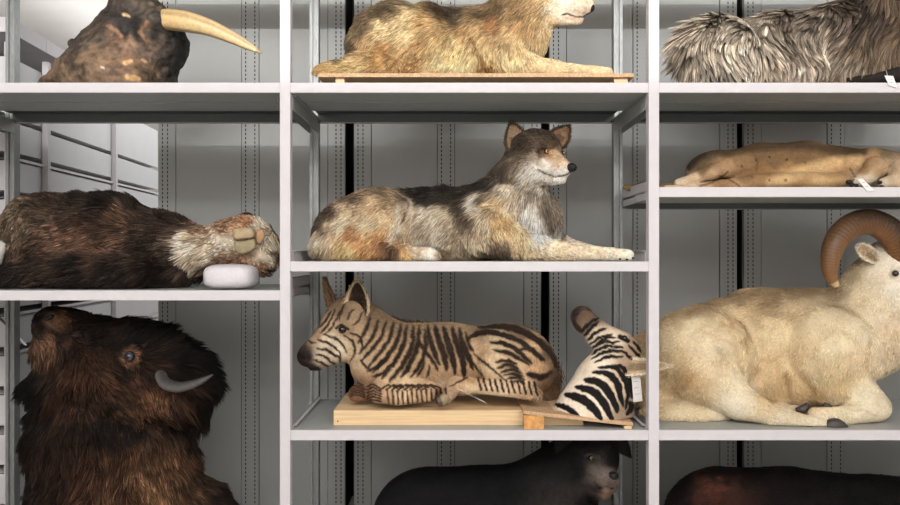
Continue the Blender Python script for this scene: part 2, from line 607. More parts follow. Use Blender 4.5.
def ear(root, base, tip, width, y, facing=(0, -1, 0), out_rgb=(110, 95, 75), in_rgb=(190, 160, 130), cup=0.35, fur_len=0.012, n=1500, shape=0.75, rim=None, yt=None):
    """leaf-shaped cupped ear from base to tip (picture points); width in the same units"""
    yt = y if yt is None else yt
    B, Tp = at(base[0], base[1], y), at(tip[0], tip[1], yt)
    ax = Tp - B; L = np.linalg.norm(ax); ax /= L
    fdir = np.array(facing, float); fdir -= ax * (fdir @ ax); fdir /= np.linalg.norm(fdir)
    sd = np.cross(ax, fdir)
    W = width / scale_at(y) / 2
    nu, nv, th = 13, 16, 0.004
    V, C = [], []
    for layer in (0, 1):
        for i in range(nv):
            v = i / (nv - 1)
            w = W * math.sqrt(max(0.004, 1 - ((v - 0.5) / 0.54) ** 2)) if shape == 'round' else W * (math.sin(math.pi * min(1, 0.22 + 0.78 * v) ** (shape if shape != 'round' else 1)) ** 0.8 if v < 1 else 0.02) + 0.001
            for j in range(nu):
                u = -1 + 2 * j / (nu - 1)
                dep = cup * W * (u * u) * (1 - 0.5 * v) - cup * W * 0.5
                p = B + ax * L * v + sd * u * w + fdir * (dep - layer * th * (1 - 0.6 * abs(u)))
                V.append(p)
                edge = abs(u) > 0.72 or v > 0.9
                C.append(lin(rim if (rim is not None and edge and layer == 0) else (in_rgb if layer == 0 else out_rgb)) * (0.55 if (layer == 0 and abs(u) < 0.35 and v < 0.5 and rim is not None) else 1))
    F = []
    o = nu * nv
    for i in range(nv - 1):
        for j in range(nu - 1):
            a = i * nu + j
            F.append((a, a + 1, a + nu + 1, a + nu)); F.append((o + a, o + a + nu, o + a + nu + 1, o + a + 1))
    for i in range(nv - 1):
        a = i * nu; F.append((a, a + nu, o + a + nu, o + a))
        a = i * nu + nu - 1; F.append((a + nu, a, o + a, o + a + nu))
    for j in range(nu - 1):
        a = (nv - 1) * nu + j; F.append((a, a + 1, o + a + 1, o + a))
        a = j; F.append((a + 1, a, o + a, o + a + 1))
    V = np.array(V); C = np.array(C)
    me = mesh_from(V, F)
    set_color(me, C)
    e = link('ear', me, M['hide'], root)
    # short hair on the ear, growing towards its tip
    idx = rng.integers(0, len(V), n)
    P = V[idx] + rng.normal(size=(n, 3)) * 0.0015
    d = ax + 0.45 * rng.normal(size=(n, 3)) + np.where(idx[:, None] < o, fdir, -fdir) * 0.25
    d /= np.linalg.norm(d, axis=1)[:, None]
    ln = fur_len * rng.uniform(0.5, 1.2, n)
    pts = P[:, None, :] + d[:, None, :] * (ln[:, None] * np.array([0, 0.5, 1.0]))[:, :, None]
    hc = bpy.data.hair_curves.new('ear_hair')
    hc.add_curves([3] * n)
    hc.attributes['position'].data.foreach_set('vector', pts.astype(np.float32).ravel())
    ra = hc.attributes.get('radius') or hc.attributes.new('radius', 'FLOAT', 'POINT')
    ra.data.foreach_set('value', np.tile([0.0009, 0.0007, 0.0001], n).astype(np.float32))
    ca = hc.attributes.new('coat', 'FLOAT_COLOR', 'POINT')
    cc = C[idx] * np.exp(0.3 * rng.normal(size=n))[:, None]
    rgba = np.ones((n * 3, 4), np.float32); rgba[:, :3] = np.clip(np.repeat(cc, 3, 0), 0, 0.9)
    ca.data.foreach_set('color', rgba.ravel())
    h = link('ear_hair', hc, M['fur'], e)
    h['kind'] = 'stuff'
    return e


def colored_tube(name, root, pts, n, mat, rgb_fn, sides=18, ridge=0.0, nridge=0, flat=1.0, ends=None):
    """horn, tusk, tail: control rows (px, py, y, r_px)"""
    S = spline(pts, n)
    P = np.array([at(a[0], a[1], a[2]) for a in S])
    R = np.array([max(a[3], 0.15) / scale_at(a[2]) for a in S])
    t = np.linspace(0, 1, n)
    if ridge: R = R * (1 + ridge * np.abs(np.sin(math.pi * nridge * t)) * (1 - 0.5 * t))
    mb = MB().tube(P, R, sides, flat)
    me = mesh_from(np.concatenate(mb.V), mb.F)
    tt = np.repeat(t, sides)
    ang = np.tile(np.arange(sides) / sides, n)
    set_color(me, np.array([lin(rgb_fn(a, b)) for a, b in zip(tt, ang)]))
    return link(name, me, M[mat], root)


def blob(name, root, px, py, y, rx, rz, ry, rgb, mat=None, ang=0, rough=None):
    """small smooth rounded part such as a nose pad"""
    s = scale_at(y)
    V, F = uv_sphere((0, 0, 0), 1.0, 20, 14)
    V = V * np.array([rx / s, ry / s, rz / s])
    ca, sa = math.cos(math.radians(-ang)), math.sin(math.radians(-ang))
    V = np.stack([V[:, 0] * ca - V[:, 2] * sa, V[:, 1], V[:, 0] * sa + V[:, 2] * ca], 1) + at(px, py, y)
    me = mesh_from(V, F)
    set_color(me, np.tile(lin(rgb), (len(V), 1)))
    return link(name, me, mat or M['leather'], root)

# ------------------------------------------------------------------ the room
M['wall'] = flat_mat('painted_wall', (212, 208, 204), 0.9, noise=0.03, nscale=3)
M['floor'] = flat_mat('floor_paint', (168, 166, 162), 0.6, noise=0.08, nscale=6)
M['enamel'] = flat_mat('white_enamel', (208, 203, 205), 0.5, noise=0.015, nscale=25, spec=0.3)
M['enamel_grey'] = flat_mat('grey_enamel', (164, 166, 163), 0.42, noise=0.05, nscale=60, spec=0.4)
M['galv'] = flat_mat('galvanised_steel', (140, 141, 140), 0.42, metal=0.35, noise=0.16, nscale=70, stretch=(3, 3, 0.4))
M['panel'] = flat_mat('grey_panel_steel', (170, 170, 167), 0.6, noise=0.05, nscale=260, spec=0.25)
M['recess_shade'] = flat_mat('recess_shade_grey', (92, 96, 94), 0.6, noise=0.05, nscale=60)  # shade of the shelf recess put into the colour
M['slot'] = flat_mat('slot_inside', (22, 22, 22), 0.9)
M['gap_shade'] = flat_mat('gap_shade_black', (20, 21, 22), 0.8)  # near-black standing in for the shade in the panel gaps
M['drawer'] = flat_mat('pale_drawer_front', (205, 203, 204), 0.5, noise=0.02, nscale=8)
M['paper'] = flat_mat('white_paper', (232, 228, 224), 0.8, noise=0.03, nscale=60)
M['ink'] = flat_mat('ink', (60, 58, 62), 0.8)


def struct(name, bx, mat):
    o = MB().box(*bx).build(name, mat)
    o['kind'] = 'structure'
    return o


struct('floor', (-6, 6, -8.5, 10, -0.1, 0), M['floor'])
struct('ceiling', (-6, 6, -8.5, 10, 4.0, 4.1), M['wall'])
struct('wall_back', (-6, 6, 10, 10.1, 0, 4.0), M['wall'])
struct('wall_front', (-6, 6, -8.6, -8.5, 0, 4.0), M['wall'])
struct('wall_left', (-6.1, -6, -8.5, 10, 0, 4.0), M['wall'])
struct('wall_right', (6, 6.1, -8.5, 10, 0, 4.0), M['wall'])

struct('light_blocker_wall', (-6, 6, -6.3, -6.2, 0, 3.675), M['wall'])  # unseen wall added to block the far tubes below the top shelf
# ------------------------------------------------------------------ the shelving rack in front
K0 = FPX / CD                       # picture units per metre at the shelf fronts
DEP = 0.70
PX0 = (654.0 - 450) / K0            # axis of the post right of the middle bay
BAY = 369.0 / K0
posts = [PX0 + i * BAY for i in (-3, -2, -1, 0, 1, 2)]
PW = 10.5 / K0
rack = empty('shelving_rack', (PX0 - BAY / 2, 0, 0), 'white steel shelving rack holding all the stuffed animals in its bays', 'shelving')


def z_top(px_y):
    return ZC - (px_y - 252.5) / K0


for i, x in enumerate(posts):
    MB().box(x - PW / 2, x + PW / 2, 0, 0.045, 0, 3.35).build('front_post', M['enamel'], rack, bevel=0.002)
    b = MB()
    w = PW * 1.02
    b.box(x - w / 2, x - w * 0.16, DEP - 0.05, DEP, 0, 3.35)
    b.box(x + w * 0.16, x + w / 2, DEP - 0.05, DEP, 0, 3.35)
    b.box(x - w * 0.16, x + w * 0.16, DEP - 0.04, DEP, 0, 3.35)
    b.build('rear_post', M['galv'], rack)

LIP = 10.0 / K0
# bay index -> shelf heights (picture height of the front top edge)
bays = {0: [-100, 82.5, 290, 590], 1: [-100, 82.5, 290.5, 590], 2: [-100, 82.5, 261.5, 430.5, 590], 3: [-100, 82.5, 187, 430.5, 590], 4: [-100, 82.5, 262, 430, 590]}
for bi, hs in bays.items():
    x0, x1 = posts[bi] + PW / 2, posts[bi + 1] - PW / 2
    for h in hs:
        zt = z_top(h)
        b = MB()
        b.box(x0, x1, 0.002, 0.018, zt - LIP, zt)                        # front lip
        b.build('shelf_front_edge', M['enamel'], rack, bevel=0.0015)
        b = MB()
        b.box(x0, x1, 0.018, DEP - 0.055, zt - 0.004, zt - 0.0005)          # sheet
        b.box(x0, x1, 0.018, 0.20, zt - LIP + 0.001, zt - LIP + 0.003)      # underside pans
        b.box(x0, x1, 0.208, 0.40, zt - LIP + 0.001, zt - LIP + 0.003)
        b.box(x0, x1, 0.398, 0.40, zt - LIP + 0.003, zt - 0.004)
        b.build('shelf', M['enamel_grey'], rack)
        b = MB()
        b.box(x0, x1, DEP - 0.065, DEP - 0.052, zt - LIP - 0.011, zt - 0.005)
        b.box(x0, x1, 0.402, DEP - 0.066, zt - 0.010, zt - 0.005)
        b.build('shaded_rear_lip', M['recess_shade'], rack)  # rear lip and recess top coloured dark in place of shade
        b = MB()
        b.box(x0, x1, DEP - 0.070, DEP - 0.050, zt - LIP - 0.015, zt - LIP - 0.011)
        b.build('rear_edge', M['enamel_grey'], rack)
    for h in hs:
        zt = z_top(h)
        for xs, sg in ((posts[bi], 1), (posts[bi + 1], -1)):
            xa = xs + sg * PW / 2
            b = MB()
            lo_, hi_ = (zt - LIP - 0.062, zt - LIP - 0.001) if h == 82.5 else (zt - LIP, zt + 0.045)
            if h == 430.5: lo_, hi_ = zt - LIP, zt + 0.012
            b.box(min(xa, xa + sg * 0.002), max(xa, xa + sg * 0.002), 0.046, DEP - 0.05, lo_, hi_)
            b.box(min(xa, xa + sg * 0.016), max(xa, xa + sg * 0.016), 0.046, DEP - 0.05, hi_ - 0.003, hi_)
            b.build('side_rail', M['enamel_grey'] if h == 82.5 else M['enamel'], rack)
# cross bracing strips behind the bay at the far left
for a_, b_ in (((-60, 50, DEP + 0.01), (60, -70, DEP + 0.01)), ((-60, 255, DEP + 0.01), (70, 392, DEP + 0.01))):
    A, B = at(*a_), at(*b_)
    B = A + (B - A) * 0.66
    MB().bar(A, B, 0.022, 0.003, up=(0, 1, 0)).build('cross_brace', M['galv'], rack)

# ------------------------------------------------------------------ panelled steel backs of the next rack
PY = 1.10
SP = scale_at(PY)


def slotted(mb, x0, x1, y, cols, z0, z1, pitch=0.0235, sw=0.0056, shh=0.0135):
    """thin sheet with columns of real slots"""
    xs = [x0]
    for c in cols: xs += [c - sw / 2, c + sw / 2]
    xs.append(x1)
    n = int((z1 - z0) / pitch)
    zs = []
    for i in range(n):
        zs += [z0 + i * pitch, z0 + i * pitch + (pitch - shh)]
    zs.append(z1)
    V = [(x, y, z) for z in zs for x in xs]
    m = len(xs)
    F = []
    for j in range(len(zs) - 1):
        for i in range(m - 1):
            if i % 2 == 1 and j % 2 == 1: continue
            F.append((j * m + i, j * m + i + 1, (j + 1) * m + i + 1, (j + 1) * m + i))
    mb.add(V, F)


edges = [(158.5, 345.0), (354.0, 541.0), (549.5, 737.0), (744.0, 931.0)]
names = ['grey steel rack back panel at the left, behind the walrus head and the bison', 'grey steel rack back panel behind the hindquarters of both wolves and the zebra foal',
         'grey steel rack back panel behind the muzzles of both wolves and the zebra head', 'grey steel rack back panel behind the sheep horn and the lioness shoulder']
for (a, b_), nm in zip(edges, names):
    xa, xb = (a - 450) / SP, (b_ - 450) / SP
    root = empty('steel_back_panel', ((xa + xb) / 2, PY, 0), nm, 'panel', 'steel back panels of the rack behind')
    xm = (xa + xb) / 2 - 1.5 / SP
    z0, z1 = 0.05, 3.3
    ew, mw = 17 / SP, 17 / SP
    MB().box(xa + ew + .003, xm - mw / 2 - .003, PY + 0.004, PY + 0.008, z0, z1).build('sheet', M['panel'], root)
    MB().box(xm + mw / 2 + .003, xb - ew - .003, PY + 0.004, PY + 0.008, z0, z1).build('sheet', M['panel'], root)
    for (u0, u1, cols) in ((xa, xa + ew, (xa + 4.0 / SP, xa + 9.0 / SP)), (xm - mw / 2, xm + mw / 2, (xm - 4.6 / SP, xm + 4.6 / SP)), (xb - ew, xb, (xb - 9.0 / SP, xb - 4.0 / SP))):
        m = MB()
        slotted(m, u0, u1, PY, cols, z0, z1)
        m.box(u0, u0 + 0.001, PY, PY + 0.03, z0, z1)
        m.box(u1 - 0.001, u1, PY, PY + 0.03, z0, z1)
        up = m.build('perforated_upright', M['panel'], root)
        MB().box(u0 + 0.002, u1 - 0.002, PY + 0.03, PY + 0.032, z0, z1).build('slot_shade_sheet', M['slot'], up)  # near-black sheet stands in for the shade behind the slots
    MB().box(xa, xa + 0.003, PY + 0.05, PY + 0.6, z0, z1).build('side_sheet', M['gap_shade'], root)
    MB().box(xb - 0.003, xb, PY + 0.05, PY + 0.6, z0, z1).build('side_sheet', M['gap_shade'], root)
    MB().box(xa + 0.003, xb - 0.003, PY + 0.598, PY + 0.6, z0, z1).build('inner_sheet', M['gap_shade'], root)
for g in ((345, 354), (541, 549.5), (737, 744)):
    m = MB().box((g[0] - 450) / SP + 0.001, (g[1] - 450) / SP - 0.001, PY + 0.3, PY + 0.32, 0.05, 3.3).build('gap_shade_strip', M['gap_shade'])  # black strip added to make the open panel gap dark
    tag(m, {345: 'black strip added to darken the gap behind the zebra foal neck', 541: 'black strip added to darken the gap behind the zebra foal rump', 737: 'black strip added to darken the gap behind the sheep back'}[g[0]], 'strip', 'black strips between the steel panels')

# ------------------------------------------------------------------ pale drawer racks running away at the far left
XL = -1.99
th = math.radians(3.8)
ux = np.array([-math.sin(th), math.cos(th), 0])     # along the row
nx_ = np.array([math.cos(th), math.sin(th), 0])     # faces the aisle


def rowp(d, off, z):
    p = np.array([XL, -CD, 0.0]) + ux * d + nx_ * off
    return (p[0], p[1], z)


def rowbox(mb, d0, d1, o0, o1, z0, z1):
    V = [rowp(d, o, z) for d in (d0, d1) for o in (o0, o1) for z in (z0, z1)]
    F = [(0, 1, 3, 2), (4, 6, 7, 5), (0, 4, 5, 1), (2, 3, 7, 6), (0, 2, 6, 4), (1, 5, 7, 3)]
    return mb.add(V, F)


ztop = 2.665
for bi, d in enumerate((3.2, 4.2, 5.2)):
    wh = ['nearest the viewer, half hidden by the far left rear post', 'between the first two white uprights behind the walrus head and shaggy animal', 'ending at the left edge of the grey steel panels'][bi]
    d_end = d + 0.975
    if bi == 0: d = 3.80
    root = empty('drawer_rack', rowp(d + 0.5, -0.3, 0), 'pale drawer rack ' + wh, 'rack', 'drawer racks in the row at the left')
    m = MB(); rowbox(m, d - 0.02, d + 0.012, -0.01, 0.022, 0.0, ztop - 0.1); m.build('post', M['enamel'], root)
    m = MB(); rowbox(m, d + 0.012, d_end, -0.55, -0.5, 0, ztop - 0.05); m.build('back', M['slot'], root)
    m = MB(); rowbox(m, d - 0.02, d_end, -0.6, 0.015, ztop - 0.05, ztop + 0.025); m.build('top', M['enamel'], root)
    m = MB(); rowbox(m, d + 0.02, d_end - 0.01, -0.45, -0.008, 2.198, 2.50); m.build('drawer', M['drawer'], root)
    z = 2.17
    first = True
    while z > 0.3:
        m = MB(); rowbox(m, d + 0.012, d_end, -0.5, 0.0, z - 0.190, z - 0.188)
        rowbox(m, d + 0.012, d_end, -0.004, 0.005, z - 0.194, z - 0.180)
        m.build('shelf', M['enamel'], root)
        m = MB(); rowbox(m, d + 0.02, d_end - 0.01, -0.45, -0.006, z - 0.152, z + 0.001)
        dr = m.build('drawer', M['drawer'], root)
        if bi in (0, 1, 2) and abs(z - 1.93) < 0.12:
            m = MB(); rowbox(m, d + 0.18, d + 0.27, -0.02, -0.018, z - 0.10, z - 0.065)
            lb = m.build('label_card', M['paper'], dr)
        z -= 0.2
    m = MB(); rowbox(m, d + 0.012, d_end, -0.5, -0.02, z + 0.0, z + 0.002); m.build('shelf', M['enamel'], root)

# ================================================================== the stuffed animals
S_TOP, S_WOLF, S_ZEB, S_LION, S_DARK, S_LOW = [z_top(h) for h in (82.5, 261.5, 430.5, 187, 290, 590)]


def specimen_tag(label, pts, y, lean=0.0, string=None, lines=2):
    """white paper tag: four picture corners, hangs on a thread"""
    C = np.array([at(p[0], p[1], y + lean * i) for i, p in enumerate(pts)])
    n = np.cross(C[1] - C[0], C[3] - C[0]); n /= np.linalg.norm(n)
    if n[1] > 0: n = -n
    root = empty('specimen_tag', C.mean(0), label, 'tag')
    mb = MB()
    V = np.vstack([C + n * 0.0006, C - n * 0.0006])
    mb.add(V, [(0, 1, 2, 3), (7, 6, 5, 4), (0, 4, 5, 1), (1, 5, 6, 2), (2, 6, 7, 3), (3, 7, 4, 0)])
    card = mb.build('card', M['paper'], root)
    # a few handwritten lines
    mb = MB()
    for k in range(lines):
        f = (k + 1.0) / (lines + 1.2)
        a = C[0] + (C[1] - C[0]) * f; b = C[3] + (C[2] - C[3]) * f
        p0 = a + (b - a) * 0.2; p1 = a + (b - a) * (0.75 - 0.1 * (k % 2))
        q = [p0 + (p1 - p0) * t + (C[1] - C[0]) * 0.02 * math.sin(9 * t + k) + n * 0.0009 for t in np.linspace(0, 1, 9)]
        mb.tube(q, [0.0006] * 9, 5)
    mb.build('handwriting', M['ink'], card)
    if string:
        P = spline([at(*p) for p in string], 12)
        MB().tube(P, [0.0009] * 12, 6).build('thread', M['paper'], root, smooth=True)
    return root


# ------------------------------------------------------------------ grey wolf on the middle shelf
root = empty('wolf', (at(460, 261, 0.3)[0], 0.3, S_WOLF), 'grey and tan wolf lying with raised head, black back and pointed ears', 'wolf')
wolf_prims = [
    ('c', (372, 226, .36, 36), (430, 226, .36, 36), (478, 226, .34, 37)),
    ('e', 362, 226, .27, 52, 33, 36, -22),
    ('e', 350, 246, .20, 40, 17, 22, 3),
    ('k', (385, 250, .17, 10), (405, 253, .12, 7.5), (428, 254, .10, 6.5), (436, 256, .09, 5), 0.012),
    ('c', (475, 222, .32, 34), (503, 212, .30, 32)),
    ('e', 533, 218, .32, 27, 34, 30, -8),
    ('c', (510, 204, .32, 33), (526, 168, .29, 25)),
    ('e', 526, 171, .25, 25, 18, 30, 0, .02),
    ('e', 535, 151, .28, 27, 22, 27, 0, .02),
    ('k', (544, 161, .23, 16.5), (564, 168.5, .145, 8.5), .018),
    ('k', (540, 177, .23, 9), (561, 178.5, .155, 6), .012),
    ('c', (488, 232, .20, 26), (520, 246, .14, 14), (560, 251, .11, 9.5), (612, 254, .09, 6.5)),
    ('k', (612, 254, .09, 6.5), (628, 255.5, .085, 6.5), .01),
    ('c', (540, 235, .40, 16), (560, 247, .42, 11), (596, 253, .38, 7)),
]
wolf_coat = dict(colors=[
    (315, 225, 80, 66, 54), (330, 208, 75, 62, 50), (350, 196, 95, 78, 60), (380, 188, 100, 84, 64), (402, 190, 140, 118, 90), (315, 240, 210, 188, 160), (322, 252, 200, 170, 132),
    (345, 210, 210, 180, 140), (375, 203, 200, 165, 122), (345, 225, 232, 208, 172), (372, 222, 228, 198, 158), (352, 234, 176, 124, 76), (378, 235, 220, 165, 104),
    (345, 246, 222, 180, 122), (368, 246, 198, 142, 84), (390, 250, 95, 70, 50), (340, 257, 200, 158, 106), (400, 215, 205, 170, 128), (395, 230, 232, 200, 158), (384, 241, 150, 105, 65),
    (412, 190, 40, 35, 30), (430, 188, 30, 27, 25), (450, 188, 34, 30, 27), (462, 190, 38, 33, 28), (425, 197, 46, 40, 34), (445, 198, 60, 52, 42), (478, 186, 44, 38, 32), (490, 184, 50, 43, 36),
    (412, 210, 178, 158, 134), (430, 212, 206, 188, 162), (450, 214, 186, 166, 138), (464, 204, 66, 55, 44), (468, 216, 92, 76, 60), (420, 232, 180, 160, 136), (440, 236, 198, 178, 150), (460, 240, 192, 168, 136), (415, 250, 205, 180, 150), (445, 255, 165, 140, 110),
    (474, 203, 222, 206, 180), (480, 218, 205, 182, 150), (478, 245, 215, 185, 148), (492, 257, 105, 86, 68), (508, 257, 100, 84, 66), (498, 203, 215, 176, 125), (500, 220, 222, 176, 118), (512, 232, 230, 190, 138), (525, 248, 235, 200, 150),
    (560, 252, 240, 210, 168), (595, 253, 244, 218, 180), (615, 253, 246, 226, 194), (632, 256, 246, 230, 204),
    (430, 255, 246, 232, 210), (405, 254, 220, 170, 108),
    (508, 188, 195, 178, 152), (498, 172, 70, 60, 50), (500, 152, 60, 52, 42), (508, 165, 80, 68, 56), (518, 192, 175, 158, 132), (512, 205, 205, 180, 150), (528, 208, 236, 222, 204), (536, 216, 244, 232, 216), (538, 232, 246, 236, 220), (547, 208, 106, 92, 76), (549, 222, 112, 98, 82), (556, 232, 228, 214, 196), (558, 205, 150, 134, 114), (558, 194, 104, 92, 78), (549, 192, 130, 116, 98), (533, 195, 160, 142, 120), (524, 200, 208, 190, 166),
    (520, 141, 54, 45, 36), (535, 131, 62, 52, 42), (550, 133, 74, 62, 50), (528, 150, 64, 53, 42), (541, 142, 92, 76, 58), (556, 145, 78, 62, 48), (540, 153, 84, 66, 50), (549, 147, 96, 76, 56), (532, 157, 120, 102, 82), (519, 158, 110, 94, 76), (513, 170, 140, 122, 100),
    (530, 166, 235, 222, 202), (540, 173, 240, 230, 214), (527, 180, 218, 202, 178), (552, 154, 205, 160, 115), (561, 160, 232, 192, 150), (551, 167, 244, 232, 216), (560, 173, 235, 224, 208), (555, 182, 228, 218, 204), (540, 186, 222, 208, 188), (534, 158, 190, 168, 140)],
    mottle=.22, wobble=5.0, gain=1.12, speck=.3, p=4.2,
    marks=[([(516, 182), (530, 190), (546, 196), (556, 194)], 1.2, (112, 98, 82), 4), ([(538, 170), (546, 174), (556, 177), (566, 175), (571, 172)], .8, (30, 24, 20), .8),
           ([(538, 151.5), (543, 148.5), (549, 150)], 1.2, (40, 33, 27), 1.2), ([(562, 152), (568, 151)], 1.0, (40, 33, 27), 1.0),
           ([(409, 203), (404, 220), (394, 240)], .8, (90, 72, 54), 1.5), ([(399, 206), (402, 225), (392, 242)], 1.6, (240, 222, 194), 2.5),
           ([(556, 190), (560, 215), (562, 240)], 2.5, (140, 126, 108), 3)])
wolf_fur = dict(n=70000, len=[(340, 225, .030), (430, 190, .045), (440, 230, .04), (320, 240, .04), (490, 190, .055), (505, 165, .06), (520, 200, .05), (550, 210, .055), (522, 178, .045), (512, 168, .05), (535, 140, .015), (550, 160, .006), (565, 170, .004), (545, 178, .008), (515, 150, .024), (600, 253, .008), (560, 250, .012), (630, 256, .006), (430, 255, .008), (500, 240, .025)],
    flow=[(320, 235, -.6, 1), (350, 200, -1, .35), (360, 225, -1, .5), (430, 190, -1, .1), (440, 230, -.8, .6), (490, 185, -1, .4), (500, 160, -.7, 1), (520, 200, -.4, 1), (550, 215, -.1, 1), (525, 175, -.8, .6), (535, 140, -1, 0), (560, 165, -1, -.1), (500, 235, .2, 1), (560, 250, 1, .1), (620, 254, 1, .2), (430, 254, 1, 0)],
    lift=.42, r=.0010, var=.38, gravity=.12, swirl=.5, tipdark=.14, root=.8, tip=1.25)
body, V, F = make_body(root, wolf_prims, wolf_coat, wolf_fur, k=.035, y0=.32, q=.85, zmin=S_WOLF, vox=.007)
eye(root, 546.5, 151.5, .138, 2.6, (190, 140, 60), (.4, -1, .05), pupil=.38)
eye(root, 563.5, 152.8, .195, 2.0, (180, 130, 60), (.8, -.8, .05), pupil=.38)
ear(root, (519, 151), (512, 122), 29, .25, (.35, -1, .1), (80, 66, 52), (176, 146, 118), cup=.45, rim=(84, 68, 54), n=3000)
ear(root, (554, 144), (569, 126), 22, .27, (-.1, -1, .1), (80, 66, 52), (158, 126, 100), cup=.45, rim=(84, 68, 54), n=2600)
blob('nose', root, 571.5, 167.5, .125, 5.4, 4.6, 4.6, (26, 24, 25))
for (qx, qy, qr) in ((620, 259, 1.3), (627, 259.5, 1.3), (633, 258, 1.2)):
    blob('claw', root, qx, qy, .055, qr, 1.0, 1.6, (45, 36, 30))

# ------------------------------------------------------------------ cream wolf on a low board, top shelf
M['particle_board'] = flat_mat('particle_board', (196, 160, 124), 0.8, noise=0.28, nscale=190, bump=0.3)
M['pine'] = flat_mat('pine_plank', (224, 192, 148), 0.6, noise=0.1, nscale=9, stretch=(0.6, 4, 14))
M['pine_end'] = flat_mat('raw_wood_end', (205, 150, 90), 0.8, noise=0.2, nscale=60)
xb0, xb1 = at(318, 0, .06)[0], at(634, 0, .06)[0]
zb = at(0, 73.2, .06)[2]
root = empty('mounting_board', ((xb0 + xb1) / 2, .3, S_TOP), 'thin particle board on small feet under the cream wolf', 'board')
MB().box(xb0, xb1, .06, .56, zb - .016, zb).build('board', M['particle_board'], root, bevel=.001)
for fx, w in ((340, 9), (621, 14)):
    x_ = at(fx, 0, .08)[0]
    for yy in (.08, .46):
        MB().box(x_ - w / 2 / 240, x_ + w / 2 / 240, yy, yy + .07, S_TOP, zb - .0165).build('foot', M['pine'], root, bevel=.001)

root = empty('wolf', (at(460, 80, 0.3)[0], 0.3, zb), 'cream and tan wolf lying in profile on the thin board', 'wolf')
cream_prims = [
    ('c', (398, 48, .36, 40), (440, 50, .36, 40), (485, 50, .34, 38)),
    ('e', 390, 42, .28, 44, 36, 36, -28),
    ('e', 425, 34, .24, 24, 30, 24, 10),
    ('e', 342, 70, .15, 26, 9.5, 12, -4, .015),
    ('e', 372, 66, .18, 30, 14, 20, 0, .02),
    ('c', (485, 45, .32, 35), (515, 40, .30, 32)),
    ('c', (512, 30, .32, 34), (535, -6, .28, 32)),
    ('e', 530, 22, .30, 20, 34, 26, 12),
    ('e', 548, -10, .28, 26, 26, 26, 0, .02),
    ('k', (552, 4, .26, 19), (578, 4.5, .22, 12), (586, 5.5, .21, 9), .018),
    ('k', (552, 14, .26, 13), (578, 19, .22, 6.0), .012),
    ('c', (500, 52, .22, 24), (522, 64, .17, 12), (552, 69, .15, 7.5), (592, 71, .13, 5.5)),
    ('k', (592, 71, .13, 5.5), (608, 72, .125, 5), .01),
    ('c', (415, 68, .14, 7), (460, 70, .13, 5.5), (478, 71, .13, 5)),
]
cream_coat = dict(colors=[
    (340, 60, 105, 88, 66), (350, 40, 95, 80, 62), (365, 20, 110, 92, 70), (385, 8, 100, 84, 64), (410, 3, 95, 80, 62), (440, 7, 90, 75, 58), (460, 13, 84, 72, 56), (480, 12, 130, 108, 80), (500, 6, 120, 100, 74),
    (342, 66, 230, 198, 140), (335, 73, 190, 155, 105), (358, 70, 236, 205, 150), (365, 45, 215, 178, 130), (385, 28, 236, 206, 158), (380, 58, 190, 150, 100), (388, 50, 165, 125, 80), (372, 72, 220, 188, 140),
    (410, 15, 236, 208, 158), (408, 35, 242, 216, 168), (400, 55, 205, 172, 125), (425, 20, 205, 168, 118), (422, 45, 205, 168, 118), (440, 30, 215, 180, 130), (440, 60, 240, 212, 160), (460, 45, 230, 198, 145), (465, 65, 240, 214, 162), (410, 68, 175, 138, 95), (430, 72, 240, 214, 165),
    (465, 28, 185, 150, 104), (480, 30, 220, 185, 135), (485, 50, 232, 200, 148), (488, 68, 175, 135, 88), (455, 16, 66, 56, 46), (495, 22, 160, 118, 80), (505, 35, 215, 182, 134), (510, 15, 180, 148, 106), (520, 45, 220, 188, 140), (530, 55, 236, 206, 160), (505, 60, 242, 214, 164),
    (520, 0, 165, 135, 98), (535, 5, 195, 160, 115), (525, 25, 172, 138, 96), (538, 40, 200, 170, 125), (540, 20, 200, 165, 118), (548, -5, 225, 196, 155), (555, 10, 242, 226, 198), (565, 4, 246, 234, 214), (580, 3, 240, 224, 196), (565, 20, 246, 228, 200), (548, 22, 225, 198, 155), (585, 12, 215, 190, 165),
    (550, 69, 240, 212, 164), (590, 71, 244, 216, 170), (610, 73, 244, 216, 170)],
    mottle=.2, wobble=4.0, gain=.92, speck=.24, sat=1.0,
    marks=[([(562, 15), (568, 13.8), (575, 16.2), (584, 16.8), (591, 13), (593, 8)], .9, (34, 28, 26), .8), ([(566, 17.5), (578, 20)], 1.0, (225, 175, 150), 1.2),
           ([(418, 62), (412, 45), (425, 38)], 1.0, (150, 112, 75), 2.0), ([(470, 25), (478, 45), (486, 68)], 1.6, (150, 115, 75), 3.0), ([(387, 71), (400, 58), (412, 46)], 1.0, (150, 115, 78), 2.0)])
cream_fur = dict(n=70000, len=[(340, 66, .03), (365, 40, .045), (390, 20, .04), (440, 30, .045), (440, 60, .04), (500, 30, .05), (530, 30, .055), (535, 5, .05), (550, 0, .02), (565, 8, .005), (585, 8, .004), (565, 20, .006), (550, 69, .010), (600, 72, .006), (500, 60, .03), (430, 71, .010)],
    flow=[(340, 66, -1, .2), (360, 35, -.8, .8), (390, 20, -1, .5), (440, 10, -1, .1), (440, 60, -.6, .9), (500, 30, -.7, .7), (530, 30, -.4, 1), (535, 5, -.9, .5), (565, 8, -1, 0), (550, 69, 1, .1), (600, 72, 1, .2), (500, 60, .2, 1)],
    lift=.42, r=.0010, var=.34, gravity=.1, swirl=.5, tipdark=.08, root=.8, tip=1.2)
make_body(root, cream_prims, cream_coat, cream_fur, k=.035, y0=.32, q=.85, zmin=zb, vox=.007)
blob('nose', root, 590.5, 7.5, .205, 4.2, 5.0, 5.0, (30, 28, 30))
